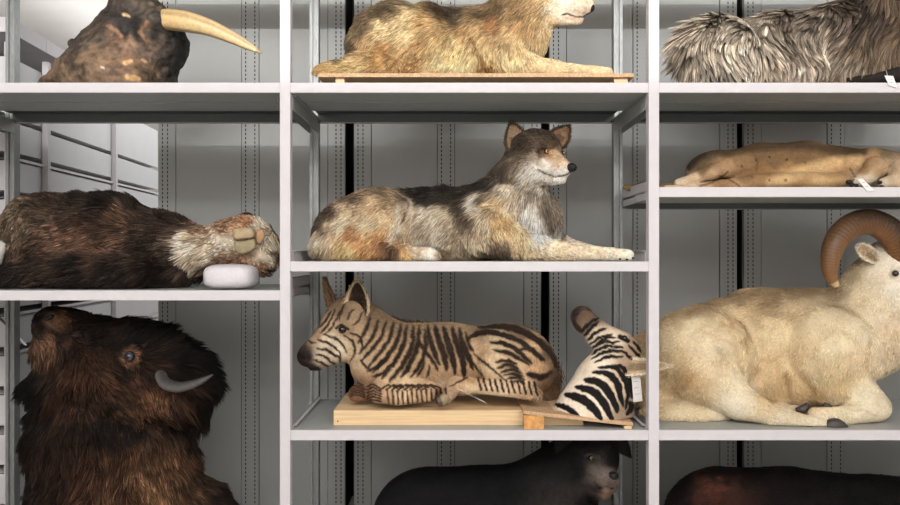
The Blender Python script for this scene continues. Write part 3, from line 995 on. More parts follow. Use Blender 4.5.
eye(root, 560, -14, .165, 2.4, (190, 140, 60), (.4, -1, .05))
ear(root, (540, -30), (536, -54), 24, .22, (.5, -1, .1), (120, 98, 70), (190, 160, 130), cup=.5, n=800)
ear(root, (556, -30), (560, -52), 22, .36, (.5, -1, .1), (120, 98, 70), (190, 160, 130), cup=.5, n=800)

# ------------------------------------------------------------------ long-haired goat, top shelf at the right
root = empty('goat', (at(790, 82, 0.35)[0], 0.35, S_TOP), 'shaggy beige-grey goat with long hanging locks on the top shelf', 'goat')
goat_prims = [
    ('c', (722, 56, .36, 34), (780, 52, .38, 36), (850, 46, .38, 44), (900, 30, .36, 48)),
    ('e', 722, 52, .30, 36, 34, 36, -15),
    ('c', (900, 10, .34, 40), (940, -40, .32, 30)),
]
goat_coat = dict(colors=[
    (668, 75, 120, 104, 88), (680, 50, 190, 172, 145), (700, 30, 178, 160, 138), (695, 65, 60, 54, 48), (705, 45, 150, 138, 122), (712, 60, 175, 160, 142), (720, 30, 196, 178, 155), (740, 40, 216, 198, 174), (735, 70, 212, 196, 174), (760, 18, 150, 136, 118), (765, 50, 205, 184, 158), (770, 72, 196, 172, 145),
    (790, 20, 140, 124, 106), (795, 45, 206, 184, 162), (800, 65, 212, 188, 165), (815, 15, 128, 114, 98), (825, 35, 165, 148, 128), (830, 65, 165, 142, 118), (850, 15, 130, 112, 94), (855, 40, 150, 132, 112), (860, 65, 120, 98, 74), (880, 20, 110, 92, 72), (885, 45, 125, 104, 82), (895, 10, 96, 78, 58), (870, 2, 60, 50, 42), (895, 62, 90, 74, 56)],
    mottle=.16, wobble=5.0, gain=.9, speck=.14)
goat_fur = dict(n=85000, pts=11, len=[(680, 50, .16), (700, 30, .17), (720, 50, .15), (760, 20, .16), (760, 50, .15), (800, 30, .18), (850, 30, .20), (890, 20, .2), (740, 72, .09), (850, 65, .12)],
    flow=[(670, 60, -.6, 1), (690, 35, -.9, .9), (700, 55, -.5, 1), (720, 65, -.1, 1), (720, 40, -.5, 1), (760, 15, -.2, 1), (760, 50, .25, 1), (790, 40, .35, 1), (820, 50, 0, 1), (860, 40, -.45, 1), (890, 40, -.4, 1), (745, 72, -.1, 1)],
    lift=.24, r=.0011, var=.30, gravity=.13, swirl=.25, swirl_freq=7, wave=.42, wave_freq=12, clumps=5200, clump=.82, clump_var=.36, jitter=.05, root=.45, tip=1.1, hug=1.1)
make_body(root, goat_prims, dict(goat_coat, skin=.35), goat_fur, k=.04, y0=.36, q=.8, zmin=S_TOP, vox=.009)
colored_tube('leg', root, [(846, 80, .22, 2.5), (872, 79, .21, 5), (905, 74, .2, 9)], 12, 'hide', lambda t, a: (38, 33, 30))
specimen_tag('small white tag hanging over the shelf edge under the shaggy goat', [(884.5, 75.5), (889, 85.5), (897.5, 88), (893, 76)], -.004, string=[(886, 70, .06), (887, 74, .015), (887.5, 77.5, -.002)])

# ------------------------------------------------------------------ walrus head
root = empty('walrus_mount', (at(118, 82, 0.3)[0], 0.3, S_TOP), 'dark leathery walrus head with one long ivory tusk', 'animal head')
wal_prims = [
    ('c', (131, 12, .30, 22), (119, 76, .30, 58)),
    ('c', (131, 6, .30, 18), (133, -4, .30, 14)),
    ('e', 156, 46, .28, 30, 33, 36, 0),
    ('e', 148, 16, .26, 20, 18, 26, 0),
    ('c', (140, 19, .22, 16), (158, 20, .15, 12.5)),
    ('e', 80, 82, .30, 40, 11, 34, -6),
    ('e', 72, 44, .24, 5, 4.5, 5, 0, .006),
    ('e', 128, 8, .18, 12, 8, 12, 20, .02),
    ('s', 172, 66, .10, 10, 14, 14, 20, .03),
]
wal_coat = dict(colors=[
    (60, 76, 105, 82, 60), (90, 60, 118, 92, 66), (75, 42, 60, 50, 42), (100, 35, 82, 68, 54), (115, 15, 58, 50, 44), (125, 22, 38, 34, 31), (135, 30, 42, 36, 32), (118, 40, 120, 90, 66), (130, 45, 130, 98, 70), (110, 60, 112, 84, 58), (130, 70, 110, 82, 56), (150, 50, 96, 72, 52), (165, 40, 62, 50, 40), (150, 10, 72, 62, 52), (165, 5, 90, 76, 62), (175, 25, 50, 42, 36),
    (172, 60, 42, 36, 32), (182, 45, 46, 40, 36), (155, 72, 84, 66, 48), (140, 0, 84, 70, 56), (160, 30, 36, 30, 27), (148, 33, 100, 76, 52), (120, 5, 70, 60, 50), (175, 75, 60, 50, 40)],
    mottle=.5, wobble=7.0, gain=.95, skin=1.0, speck=.22,
    marks=[([(118, 18), (122, 34)], 5, (34, 29, 26), 7), ([(134, 22), (137, 36)], 5, (32, 28, 25), 6), ([(176, 36), (182, 58), (168, 76)], 6, (36, 31, 28), 8), ([(124, 14), (129, 16)], 1.4, (186, 152, 105), 1), ([(125, 63), (131, 61)], 2.2, (186, 145, 92), 1.5), ([(128, 77), (138, 79)], 2.8, (180, 138, 84), 2), ([(142, 60), (146, 62)], 1.4, (176, 132, 80), 1),
           ([(102, 67), (104, 68)], .9, (205, 180, 150), .8), ([(108, 26), (116, 30), (122, 38)], 1.6, (150, 108, 76), 2), ([(147, 22), (140, 32), (146, 40)], 1.8, (140, 100, 68), 2)])
make_body(root, wal_prims, wal_coat, None, k=.05, y0=.3, q=.9, zmin=S_TOP, vox=.0055, mat='leather', bump=[(16, .010), (38, .007), (80, .003)])
colored_tube('tusk', root, [(150, 17, .20, 10), (162, 19, .16, 10), (185, 21.5, .12, 10.3), (210, 28, .10, 8.2), (235, 39, .09, 5.8), (250, 47, .09, 3.8), (262, 53, .09, .9)], 48, 'horn',
             lambda t, a: (np.array([196, 164, 112]) * (1 - t) + np.array([216, 190, 148]) * t) * (1 - .16 * (math.sin(a * 25) > .55)) * (.82 if t > .93 else 1), sides=28)

# ------------------------------------------------------------------ lioness-like cat, right bay second shelf
root = empty('lioness', (at(790, 187, 0.3)[0], 0.3, S_LION), 'short-haired tan big cat lying on its side, belly turned out', 'big cat')
lion_prims = [
    ('c', (716, 170, .34, 17), (760, 168, .34, 24), (805, 168, .34, 26), (850, 171, .34, 23)),
    ('e', 712, 168, .30, 26, 17, 30, -14),
    ('e', 870, 168, .26, 32, 20, 28, 0),
    ('c', (895, 172, .26, 20), (930, 172, .26, 22)),
    ('k', (745, 164, .20, 13), (712, 172, .14, 8), (692, 179.5, .10, 5.6), .02),
    ('k', (692, 180, .10, 5.5), (679, 183.5, .085, 5.2), .01),
    ('k', (760, 182, .14, 7), (720, 185, .10, 5), (690, 187.5, .07, 3.6), .012),
    ('k', (690, 187.5, .07, 3.4), (666, 188.3, .06, 3.4), .01),
    ('k', (875, 168, .14, 12), (868, 176, .09, 8), (856, 181, .06, 5.5), .012),
    ('k', (900, 170, .14, 11), (896, 180, .07, 7), (884, 183, .05, 5.5), .012),
    ('e', 800, 184, .22, 80, 12, 40, 0),
]
lion_coat = dict(colors=[
    (690, 160, 78, 66, 50), (705, 152, 88, 72, 52), (725, 149, 110, 88, 60), (760, 145, 128, 100, 66), (800, 143, 120, 94, 62), (840, 149, 98, 78, 54), (860, 148, 110, 88, 62), (890, 150, 130, 108, 80),
    (705, 168, 120, 94, 64), (740, 160, 160, 122, 80), (770, 158, 138, 106, 68), (800, 155, 140, 106, 66), (830, 158, 142, 108, 68), (725, 165, 196, 152, 106), (710, 172, 214, 172, 124), (695, 179, 226, 190, 150), (680, 182, 228, 198, 164),
    (720, 180, 168, 126, 80), (745, 178, 150, 114, 72), (765, 175, 176, 132, 80), (780, 182, 212, 168, 108), (800, 172, 190, 144, 88), (830, 168, 214, 168, 108), (820, 182, 220, 176, 116), (845, 180, 196, 152, 98), (850, 166, 206, 162, 108), (740, 187, 214, 170, 118), (700, 188, 226, 186, 142), (670, 188, 224, 190, 150),
    (870, 158, 190, 146, 98), (865, 170, 180, 140, 92), (880, 172, 205, 165, 118), (895, 165, 205, 172, 132), (900, 180, 225, 196, 156), (870, 178, 232, 208, 180), (858, 182, 226, 204, 176), (884, 184, 226, 202, 172)],
    mottle=.08, wobble=3.0, gain=.95, speck=.08, p=4.5,
    marks=[([(772, 184), (800, 172), (835, 163), (858, 161)], 6, (232, 188, 126), 6), ([(715, 152), (760, 147), (800, 145), (840, 151), (862, 149)], 4.5, (96, 74, 50), 6), ([(688, 164), (700, 155)], 5, (74, 62, 46), 6), ([(742, 166)], 1.0, (50, 36, 26), .8), ([(756, 160)], 1.0, (50, 36, 26), .8), ([(770, 157)], 1.1, (46, 34, 24), .8), ([(787, 160)], 1.3, (46, 34, 24), .8), ([(769, 180)], 1.1, (60, 44, 30), .8), ([(786, 180)], 1.1, (60, 44, 30), .8), ([(805, 163)], .9, (60, 44, 30), .8), ([(752, 177)], .9, (60, 44, 30), .8),
           ([(720, 176), (732, 181), (742, 188)], .7, (96, 70, 44), 1.2), ([(700, 186), (716, 181), (728, 172)], .8, (90, 66, 42), 1.4), ([(850, 168), (855, 176), (852, 184)], .7, (110, 80, 50), 1.4)])
lion_fur = dict(n=34000, len=[(700, 160, .009), (800, 150, .010), (800, 180, .009), (870, 165, .010), (690, 180, .008), (900, 165, .015)],
    flow=[(700, 160, -1, .3), (800, 150, -1, .2), (800, 180, -1, .4), (870, 165, -.6, .8), (690, 180, -1, .5), (680, 188, -1, 0)],
    lift=.25, r=.0009, var=.2, gravity=.05, swirl=.2, root=.85, tip=1.1, pts=3)
make_body(root, lion_prims, lion_coat, lion_fur, k=.025, y0=.3, q=.85, zmin=S_LION, vox=.006)
for bx_, by_, bs in ((849, 183.5, 3.2), (852, 186.5, 2.6), (856.5, 187, 2.2), (880, 184, 2.4), (882, 187.5, 2.2)):
    blob('toe_pad', root, bx_, by_ - 1.5, .045, bs, bs * .8, bs, (46, 38, 36))
for bx_ in (674, 677.5, 681.5):
    blob('claw', root, bx_, 186, .062, 1.3, 1.1, 1.4, (120, 95, 75))
colored_tube('tail', root, [(700, 186, .42, 4.5), (675, 187, .48, 4), (655, 188, .50, 3.2), (645, 188.5, .50, 3.4), (634, 188.5, .50, 4), (623, 187, .50, 1.6)], 30, 'hide', lambda t, a: (150, 116, 78) if t < .7 else (120, 98, 66))
specimen_tag('white paper tag tied to the dark paw of the tan big cat', [(857.5, 179), (867, 191.5), (874.5, 190.5), (862.5, 178.5)], -.003, string=[(853, 178, .05), (856, 178.5, .02), (860, 179.5, -.001)])

# ------------------------------------------------------------------ white sheep ram, lower right bay
root = empty('ram', (at(790, 425, 0.35)[0], 0.35, S_ZEB), 'cream-white wild sheep ram with big curled brown horns lying down', 'sheep')
ram_prims = [
    ('c', (712, 350, .46, 48), (760, 344, .46, 54), (825, 342, .42, 53)),
    ('e', 700, 356, .32, 54, 50, 50, 8),
    ('e', 780, 380, .34, 60, 30, 30, 0),
    ('e', 655, 372, .40, 34, 42, 40, 0),
    ('e', 690, 412, .26, 50, 14, 30, 0),
    ('k', (708, 374, .20, 34), (738, 402, .14, 17), (775, 416, .10, 10), (815, 424, .085, 7), .016),
    ('k', (815, 424, .085, 7), (830, 427, .08, 6), .01),
    ('e', 832, 350, .28, 50, 46, 46, 10, .02),
    ('c', (835, 385, .24, 24), (862, 398, .18, 17), (876, 406, .15, 14)),
    ('k', (876, 408, .14, 13.5), (845, 416, .12, 9.5), (815, 415, .12, 8), .015),
    ('k', (800, 416, .20, 10), (780, 414, .24, 10), .02),
    ('c', (860, 330, .36, 50), (880, 292, .34, 36), (890, 268, .32, 29)),
    ('e', 895, 262, .30, 22, 22, 24, 0, .02),
    ('k', (900, 272, .27, 21), (930, 296, .20, 14), (942, 302, .18, 12), .02),
    ('c', (880, 380, .50, 20), (900, 396, .52, 15), (930, 400, .50, 12)),
]
ram_coat = dict(colors=[
    (650, 340, 165, 140, 108), (680, 318, 190, 165, 130), (700, 302, 178, 152, 118), (730, 294, 160, 138, 106), (770, 290, 150, 128, 98), (800, 292, 165, 142, 112), (835, 288, 170, 148, 118), (850, 275, 190, 170, 138), (760, 300, 190, 162, 124), (800, 306, 215, 190, 152),
    (670, 340, 226, 205, 168), (690, 330, 236, 216, 180), (715, 345, 238, 218, 184), (675, 365, 218, 190, 148), (690, 378, 205, 172, 128), (700, 365, 236, 214, 176), (665, 395, 226, 200, 160), (680, 412, 232, 212, 176), (655, 375, 205, 178, 138),
    (735, 320, 232, 206, 165), (745, 350, 234, 210, 170), (760, 375, 222, 192, 148), (770, 395, 218, 188, 142), (780, 330, 236, 212, 172), (790, 360, 232, 206, 164), (785, 390, 214, 182, 136), (745, 385, 240, 222, 190), (735, 405, 244, 230, 202), (780, 418, 244, 228, 198), (820, 425, 242, 226, 196),
    (820, 320, 240, 218, 180), (840, 345, 240, 220, 184), (820, 370, 236, 212, 172), (840, 385, 224, 198, 154), (810, 395, 215, 184, 138), (860, 360, 228, 204, 168), (865, 330, 236, 218, 186), (880, 310, 234, 216, 186), (860, 295, 226, 206, 172), (875, 280, 230, 212, 182), (885, 330, 232, 208, 176), (880, 262, 238, 224, 200), (897, 290, 244, 232, 210),
    (862, 398, 240, 226, 196), (880, 408, 240, 224, 192), (845, 415, 238, 222, 190), (890, 398, 214, 196, 168), (780, 412, 220, 200, 170), (895, 262, 244, 232, 210)],
    mottle=.08, wobble=4.0, gain=1.0, speck=.05, sat=1.0,
    marks=[([(690, 312), (725, 298), (770, 292), (838, 289)], 5, (160, 136, 104), 7), ([(700, 330), (735, 345), (742, 372)], .8, (205, 176, 134), 5), ([(893, 274)], 4, (190, 168, 140), 3), ([(787, 372), (789, 388), (791, 402)], 1.2, (165, 132, 92), 4), ([(748, 352), (745, 335), (730, 325)], .8, (205, 175, 130), 4), ([(833, 401), (850, 398), (840, 393)], .8, (180, 148, 104), 2), ([(845, 408), (865, 411), (876, 416)], .5, (190, 165, 130), 1.4), ([(690, 378), (684, 388)], 2.2, (186, 148, 104), 5), ([(870, 340), (866, 365), (874, 378)], 1, (196, 170, 132), 5)])
ram_fur = dict(n=70000, len=[(690, 340, .020), (760, 292, .03), (770, 350, .024), (780, 390, .028), (830, 350, .026), (830, 392, .03), (870, 330, .026), (880, 280, .02), (895, 262, .008), (735, 405, .010), (800, 420, .007), (865, 405, .009), (690, 410, .02), (655, 370, .02)],
    flow=[(690, 340, -.9, .6), (760, 295, -1, .1), (770, 350, -.7, .8), (830, 350, -.5, 1), (870, 330, -.3, 1), (885, 280, -.5, 1), (735, 405, .8, .5), (800, 420, 1, .2), (860, 405, .2, 1), (655, 370, -.8, .6)],
    lift=.3, r=.00105, var=.16, gravity=.08, swirl=.55, swirl_freq=26, root=.85, tip=1.08)
make_body(root, ram_prims, ram_coat, ram_fur, k=.035, y0=.4, q=.85, zmin=S_ZEB, vox=.008)
eye(root, 895.5, 273.5, .205, 3.2, (40, 30, 22), (.1, -1, 0), pupil=.5)
ear(root, (877, 261), (859, 246), 14, .24, (-.2, -1, -.1), (232, 214, 186), (206, 178, 148), cup=.6, rim=(240, 226, 204), n=1800, shape='round')


def horn_rgb(t, a):
    base = np.array([134, 90, 54]) * (1 - t) + np.array([150, 106, 64]) * t
    if t > .93: base = np.array([222, 190, 140])
    up = .5 + .5 * math.cos(2 * math.pi * (a - .5))
    dark = np.array([44, 33, 26])
    m = max(0, min(1, (up - .12) * 2.0)) * max(0, 1 - t * 1.1)
    return (base * (1 - m) + dark * m) * (.72 + .28 * abs(math.sin(math.pi * 46 * t)))


def far_horn(t, a): return horn_rgb(t, a)


colored_tube('horn', root, [(904, 256, .24, 13), (893, 235, .22, 13.5), (872, 222, .20, 12.4), (850, 226.5, .16, 12), (835, 243, .13, 10.6), (830, 262, .12, 8.4), (831, 276, .12, 6.2), (837, 286.5, .12, 2.6)], 150, 'horn', horn_rgb, sides=26, ridge=.05, nridge=46)
colored_tube('horn', root, [(915, 256, .36, 14), (912, 234, .40, 14), (898, 222, .46, 12), (880, 228, .52, 11), (868, 243, .56, 9), (866, 258, .58, 7), (872, 270, .58, 3)][:2] + [(935, 225, .44, 13), (955, 232, .5, 12), (968, 250, .52, 9), (965, 272, .52, 4)], 90, 'horn', far_horn, sides=22, ridge=.05, nridge=40)
for pts_ in ([(826, 427, .08, 6.2), (836, 425, .075, 7), (845, 428, .07, 4), (848, 431, .07, 1)], [(806, 428, .075, 2.4), (812, 429, .07, 3), (818, 430, .07, 1.4)], [(796, 411, .16, 3), (803, 409, .15, 4.4), (808, 404, .15, 2)], [(824, 404, .13, 2), (829, 408, .13, 3.6), (831, 412, .13, 2)]):
    colored_tube('hoof', root, pts_, 14, 'horn', lambda t, a: (66, 60, 58), sides=16)

# ------------------------------------------------------------------ zebra foal on its plank
xp0, xp1 = at(333.5, 0, .09)[0], at(568, 0, .50)[0]
zp = at(0, 410.5, .09)[2]
root = empty('wooden_plank', ((xp0 + xp1) / 2, .3, S_ZEB), 'long pale pine plank under the zebra foal', 'plank')
MB().box(xp0, xp1, .09, .50, S_ZEB, zp).build('plank', M['pine'], root, bevel=.002)
MB().tube([(xp0 + .018, .0905, zp - .045), (xp0 + .018, .088, zp - .045)], [.003, .003], 10).build('nail', M['slot'], root)
root = empty('zebra_foal', (at(450, 400, 0.28)[0], 0.28, zp), 'young brown-striped zebra foal lying on the pine plank', 'zebra')
foal_prims = [
    ('c', (400, 356, .32, 34), (450, 356, .32, 32), (500, 358, .32, 30)),
    ('e', 512, 359, .27, 45, 35, 38, 18),
    ('e', 545, 380, .34, 14, 22, 20, -10),
    ('c', (385, 352, .30, 34), (362, 330, .28, 27), (350, 318, .27, 23)),
    ('e', 374, 364, .26, 24, 26, 26, 0),
    ('e', 344, 325, .25, 22, 23, 20, 20, .02),
    ('k', (338, 332, .24, 20), (314, 352, .20, 12), (308, 356, .19, 11), .02),
    ('e', 350, 345, .25, 17, 18, 15, 0, .02),
    ('k', (334, 352, .23, 13), (318, 364, .20, 6.5), (313, 366, .195, 5), .008),
    ('k', (392, 372, .17, 15), (412, 385, .145, 11), (428, 389, .13, 8.5), .012),
    ('k', (428, 395, .115, 7), (398, 397.5, .10, 8), (379, 394, .11, 9.5), .006),
    ('k', (392, 372, .16, 12), (378, 392, .13, 10), .012),
    ('k', (366, 392, .20, 9), (357, 394, .19, 8.5), .012),
    ('k', (380, 385, .24, 12), (357, 393, .20, 8), .012),
    ('k', (500, 365, .17, 22), (515, 380, .15, 14), (530, 391, .13, 8), .012),
    ('k', (535, 394, .11, 6.5), (500, 389, .11, 7), (468, 385, .12, 8), .006),
    ('k', (468, 386, .13, 8), (455, 384, .12, 7.5), (450, 393, .10, 6), (446, 399, .09, 5.5), .01),
    ('e', 455, 383, .31, 50, 12, 26, 0),
]


def z6(L): return [(340 + x / 3.913, 310 + y / 3.913) for x, y in L]
def z5(L): return [(290 + x / 3.607, 270 + y / 3.607) for x, y in L]


DK = (48, 36, 28)
fm = []
for L, w in (([(120, 30), (100, 80), (70, 130)], 1.5), ([(150, 40), (125, 110), (75, 170)], 1.7), ([(180, 45), (155, 115), (85, 200)], 1.9), ([(210, 50), (190, 120), (110, 225)], 1.9), ([(240, 55), (222, 125), (180, 190), (130, 245)], 2.3), ([(262, 60), (250, 130), (215, 200), (165, 268)], 2.3),
             ([(285, 60), (282, 140), (245, 215), (195, 278)], 2.3), ([(312, 62), (305, 130), (285, 190), (240, 262)], 2.3), ([(330, 75), (335, 150), (312, 215), (275, 265)], 1.9), ([(345, 62), (352, 120), (375, 180), (390, 215)], 2.4), ([(300, 95), (325, 150), (360, 195), (385, 240)], 1.6),
             ([(372, 62), (385, 120), (408, 180), (418, 235)], 3.0), ([(405, 66), (422, 130), (442, 190), (450, 250)], 3.1), ([(440, 68), (455, 130), (480, 190), (488, 260)], 3.1), ([(468, 72), (478, 125), (500, 175), (520, 230)], 2.6), ([(492, 88), (505, 135), (520, 165)], 1.7),
             ([(495, 120), (530, 95), (580, 85), (640, 98), (700, 120), (745, 150)], 2.6), ([(700, 120), (760, 165), (800, 200)], 2.4), ([(540, 68), (620, 62), (700, 78), (770, 115), (830, 175), (845, 225)], 3.0), ([(585, 128), (640, 130), (690, 155), (750, 210)], 2.3), ([(690, 155), (760, 150)], 1.6),
             ([(600, 158), (650, 165), (700, 190), (740, 215)], 2.0), ([(608, 205), (650, 198), (690, 212)], 1.8), ([(615, 228), (660, 215), (700, 232)], 1.7), ([(628, 245), (670, 232), (712, 248)], 1.6), ([(640, 258), (680, 248), (718, 262)], 1.5), ([(655, 270), (690, 262), (722, 275)], 1.5), ([(668, 284), (700, 276), (722, 288)], 1.3),
             ([(78, 195), (100, 222), (118, 232)], 1.4), ([(105, 240), (140, 225), (165, 195)], 1.6), ([(130, 262), (170, 248), (195, 215)], 1.6), ([(235, 262), (262, 240), (280, 205)], 1.4), ([(300, 262), (318, 235), (330, 205)], 1.3), ([(340, 262), (348, 240), (350, 215)], 1.2),
             ([(850, 180), (856, 230)], 2.0), ([(730, 250), (790, 262), (830, 240)], 3.0), ([(520, 170), (600, 235), (650, 280)], 1.1), ([(500, 150), (510, 190), (560, 260)], .9)):
    fm.append(([tuple(v) for v in spline(z6(L), 9)], w * 1.12, DK, 1.8, 1))
for i in range(11):      # rings of the hind shank
    x = 540 + i * 22
    fm.append((z6([(x, 268 + i * 1.5), (x + 12, 312 + i * 2)]), 1.25, DK, .8))
for i in range(5):
    fm.append((z6([(430 + i * 13, 300 - i * 8), (460 + i * 10, 285 - i * 5)]), .9, (90, 58, 38), .8))
for i in range(13):      # folded foreleg
    x = 185 + i * 19
    fm.append((z6([(x, 318 - abs(i - 3) * 1.2), (x + 6, 368)]), 1.05, (70, 46, 32), .8))
for i in range(8):
    x = 165 + i * 24
    fm.append((z6([(x - 8, 312), (x + 22, 292), (x + 60, 304)]), 1.0, (60, 42, 30), .8))
for i in range(6):
    fm.append((z6([(105, 300 + i * 12), (130, 290 + i * 12), (160, 308 + i * 10)]), 1.0, (66, 44, 32), .8))
for i in range(6):
    fm.append((z6([(42, 292 + i * 9), (70, 286 + i * 9), (95, 296 + i * 9)]), .9, (58, 40, 30), .8))
for L, w in (([(100, 250), (140, 265), (170, 285)], 1.2), ([(95, 285), (135, 290), (180, 318)], 1.3), ([(92, 305), (130, 315), (165, 345)], 1.3), ([(85, 322), (115, 335), (140, 350)], 1.1), ([(120, 235), (160, 245), (195, 275), (205, 300)], 1.2), ([(190, 235), (225, 255), (235, 300), (215, 330)], 1.1), ([(215, 225), (250, 240), (262, 280)], 1.1),
             ([(100, 210), (120, 190), (150, 150)], 1.1), ([(110, 230), (140, 190), (165, 140)], 1.1), ([(125, 235), (155, 200), (180, 150)], .9), ([(90, 190), (110, 165), (135, 145)], 1.0), ([(175, 185), (185, 150), (200, 120)], 1.0), ([(205, 180), (220, 150), (235, 140)], 1.0), ([(225, 200), (250, 180), (262, 150)], 1.0), ([(150, 270), (180, 300), (180, 335)], 1.0),
             ([(60, 250), (75, 262), (95, 262)], .8)):
    fm.append(([tuple(v) for v in spline(z5(L), 7)], w * 1.1, (52, 38, 28), 1.2, 1))
fm.append((z5([(42, 308), (60, 306), (68, 316)]), 3.8, (44, 34, 30), 4))
fm.append((z5([(44, 322), (50, 318)]), 1.6, (12, 10, 10), 1))
fm.append((z5([(35, 330), (60, 345), (100, 362)]), 3.6, (52, 42, 38), 3))
fm.append((z5([(38, 345), (70, 358), (100, 352)]), .6, (20, 16, 14), .6))
fm.append((z5([(165, 210), (185, 198), (210, 215)]), 1.4, (40, 30, 24), 1.0))
foal_coat = dict(colors=[
    (375, 318, 120, 96, 70), (400, 322, 130, 104, 76), (440, 323, 140, 112, 82), (480, 323, 130, 104, 76), (520, 328, 110, 88, 64), (550, 350, 96, 76, 56), (558, 375, 84, 66, 50), (550, 390, 120, 92, 66),
    (380, 345, 180, 146, 106), (400, 360, 186, 150, 108), (430, 350, 176, 142, 102), (455, 360, 182, 146, 106), (480, 355, 190, 152, 112), (470, 380, 186, 146, 102), (500, 345, 206, 178, 138), (490, 360, 214, 184, 144), (510, 360, 200, 166, 124), (535, 350, 190, 152, 108), (540, 370, 190, 150, 106), (520, 378, 206, 172, 130), (470, 388, 216, 184, 142), (500, 390, 216, 184, 144), (530, 396, 190, 156, 120),
    (340, 312, 120, 96, 72), (350, 330, 150, 122, 92), (330, 322, 170, 140, 106), (325, 340, 222, 200, 170), (340, 350, 226, 206, 176), (320, 358, 214, 192, 162), (352, 350, 196, 168, 130), (358, 335, 178, 146, 108), (345, 366, 190, 158, 120), (304, 355, 60, 48, 42), (310, 368, 84, 68, 58), (320, 368, 130, 108, 88), (360, 312, 150, 122, 92), (318, 335, 150, 120, 90),
    (400, 388, 214, 182, 140), (380, 396, 176, 138, 100), (420, 396, 196, 158, 116), (358, 392, 130, 92, 66), (395, 378, 200, 166, 124), (447, 399, 170, 140, 110)],
    mottle=.14, wobble=1.2, gain=1.22, marks=fm, p=4, sat=.86, speck=.10)
foal_fur = dict(n=75000, len=[(330, 340, .006), (345, 320, .010), (375, 330, .018), (400, 325, .024), (450, 325, .022), (450, 360, .014), (510, 330, .014), (520, 360, .012), (550, 375, .03), (400, 392, .006), (500, 390, .006), (358, 392, .006), (308, 358, .003)],
    flow=[(330, 340, 1, -.3), (345, 320, .8, -.6), (375, 330, .6, .8), (400, 325, 1, -.2), (450, 325, 1, 0), (450, 360, .8, .7), (520, 350, .9, .5), (550, 375, .3, 1), (400, 392, -1, .1), (500, 390, -1, .1)],
    lift=.28, r=.00085, var=.2, gravity=.05, swirl=.12, jitter=.08, root=.85, tip=1.08, pts=4, bypoint=True)
make_body(root, foal_prims, foal_coat, foal_fur, k=.022, y0=.3, q=.9, zmin=zp, vox=.0055)
eye(root, 342.5, 329.5, .160, 4.0, (36, 28, 24), (-.15, -1, .1), pupil=.6)
ear(root, (358, 315), (356.5, 280), 27, .20, (-.25, -1, .15), (120, 96, 72), (60, 48, 40), cup=.55, rim=(206, 180, 146), n=2200)
ear(root, (335, 309), (323, 279), 19, .30, (-.9, -.6, .1), (120, 90, 64), (150, 120, 92), cup=.55, rim=(150, 122, 92), n=1500)
colored_tube('hoof', root, [(447, 396, .085, 5), (443, 400, .078, 5.6), (437, 402, .072, 4.6)], 12, 'horn', lambda t, a: (150, 128, 100) if t < .7 else (90, 74, 60), sides=18)
colored_tube('hoof', root, [(528, 396, .115, 5), (535, 397, .11, 5), (541, 398, .105, 3)], 12, 'horn', lambda t, a: (96, 78, 62), sides=18)
# mane and tail brush
mane_n = 3200
tt = rng.random(mane_n)
mp = spline([(340, 303, .27, 0), (352, 301, .28, 0), (366, 308, .29, 0), (380, 316, .30, 0), (400, 321, .31, 0), (430, 324, .32, 0)], 200)
R0 = np.array([at(a[0], a[1] + 2.5, a[2]) for a in mp])[(tt * 199).astype(int)] + rng.normal(size=(mane_n, 3)) * .006
dirs = np.array([.35, 0, 1.0]) + .25 * rng.normal(size=(mane_n, 3)); dirs /= np.linalg.norm(dirs, axis=1)[:, None]
mlen = .034 * (1 - .5 * tt) * rng.uniform(.5, 1.1, mane_n)


def loose_hair(name, root, R0, dirs, ln, cols, r=.0011, droop=.0):
    n = len(R0)
    s = np.array([0, .35, .7, 1.0])
    pts = R0[:, None] + dirs[:, None] * (ln[:, None] * s)[:, :, None]
    pts[:, :, 2] -= droop * (ln[:, None] * s ** 2)
    hc = bpy.data.hair_curves.new(name)
    hc.add_curves([4] * n)
    hc.attributes['position'].data.foreach_set('vector', pts.astype(np.float32).ravel())
    ra = hc.attributes.get('radius') or hc.attributes.new('radius', 'FLOAT', 'POINT')
    ra.data.foreach_set('value', np.tile([r, r, r * .7, r * .2], n).astype(np.float32))
    ca = hc.attributes.new('coat', 'FLOAT_COLOR', 'POINT')
    rgba = np.ones((n * 4, 4), np.float32); rgba[:, :3] = np.clip(np.repeat(cols, 4, 0), 0, .9)
    ca.data.foreach_set('color', rgba.ravel())
    o = link(name, hc, M['fur'], root); o['kind'] = 'stuff'
    return o


loose_hair('mane', root, R0, dirs, mlen, lin((78, 60, 46)) * np.exp(.5 * rng.normal(size=(mane_n, 1))))
n_ = 2600
R0 = np.array([at(548, 372, .30)]) + rng.normal(size=(n_, 3)) * np.array([.022, .02, .025])
dirs = np.array([.12, -.1, -1.0]) + .22 * rng.normal(size=(n_, 3)); dirs /= np.linalg.norm(dirs, axis=1)[:, None]
loose_hair('tail_brush', root, R0, dirs, .06 * rng.uniform(.4, 1.0, n_), lin((92, 70, 52)) * np.exp(.5 * rng.normal(size=(n_, 1))))
specimen_tag('narrow white paper tag lying by the hooves of the zebra foal', [(463.5, 391.5), (484, 401.5), (487, 403.5), (466, 393)], .085, string=[(452, 388, .09), (458, 389, .09), (464, 391.5, .087)], lines=1)

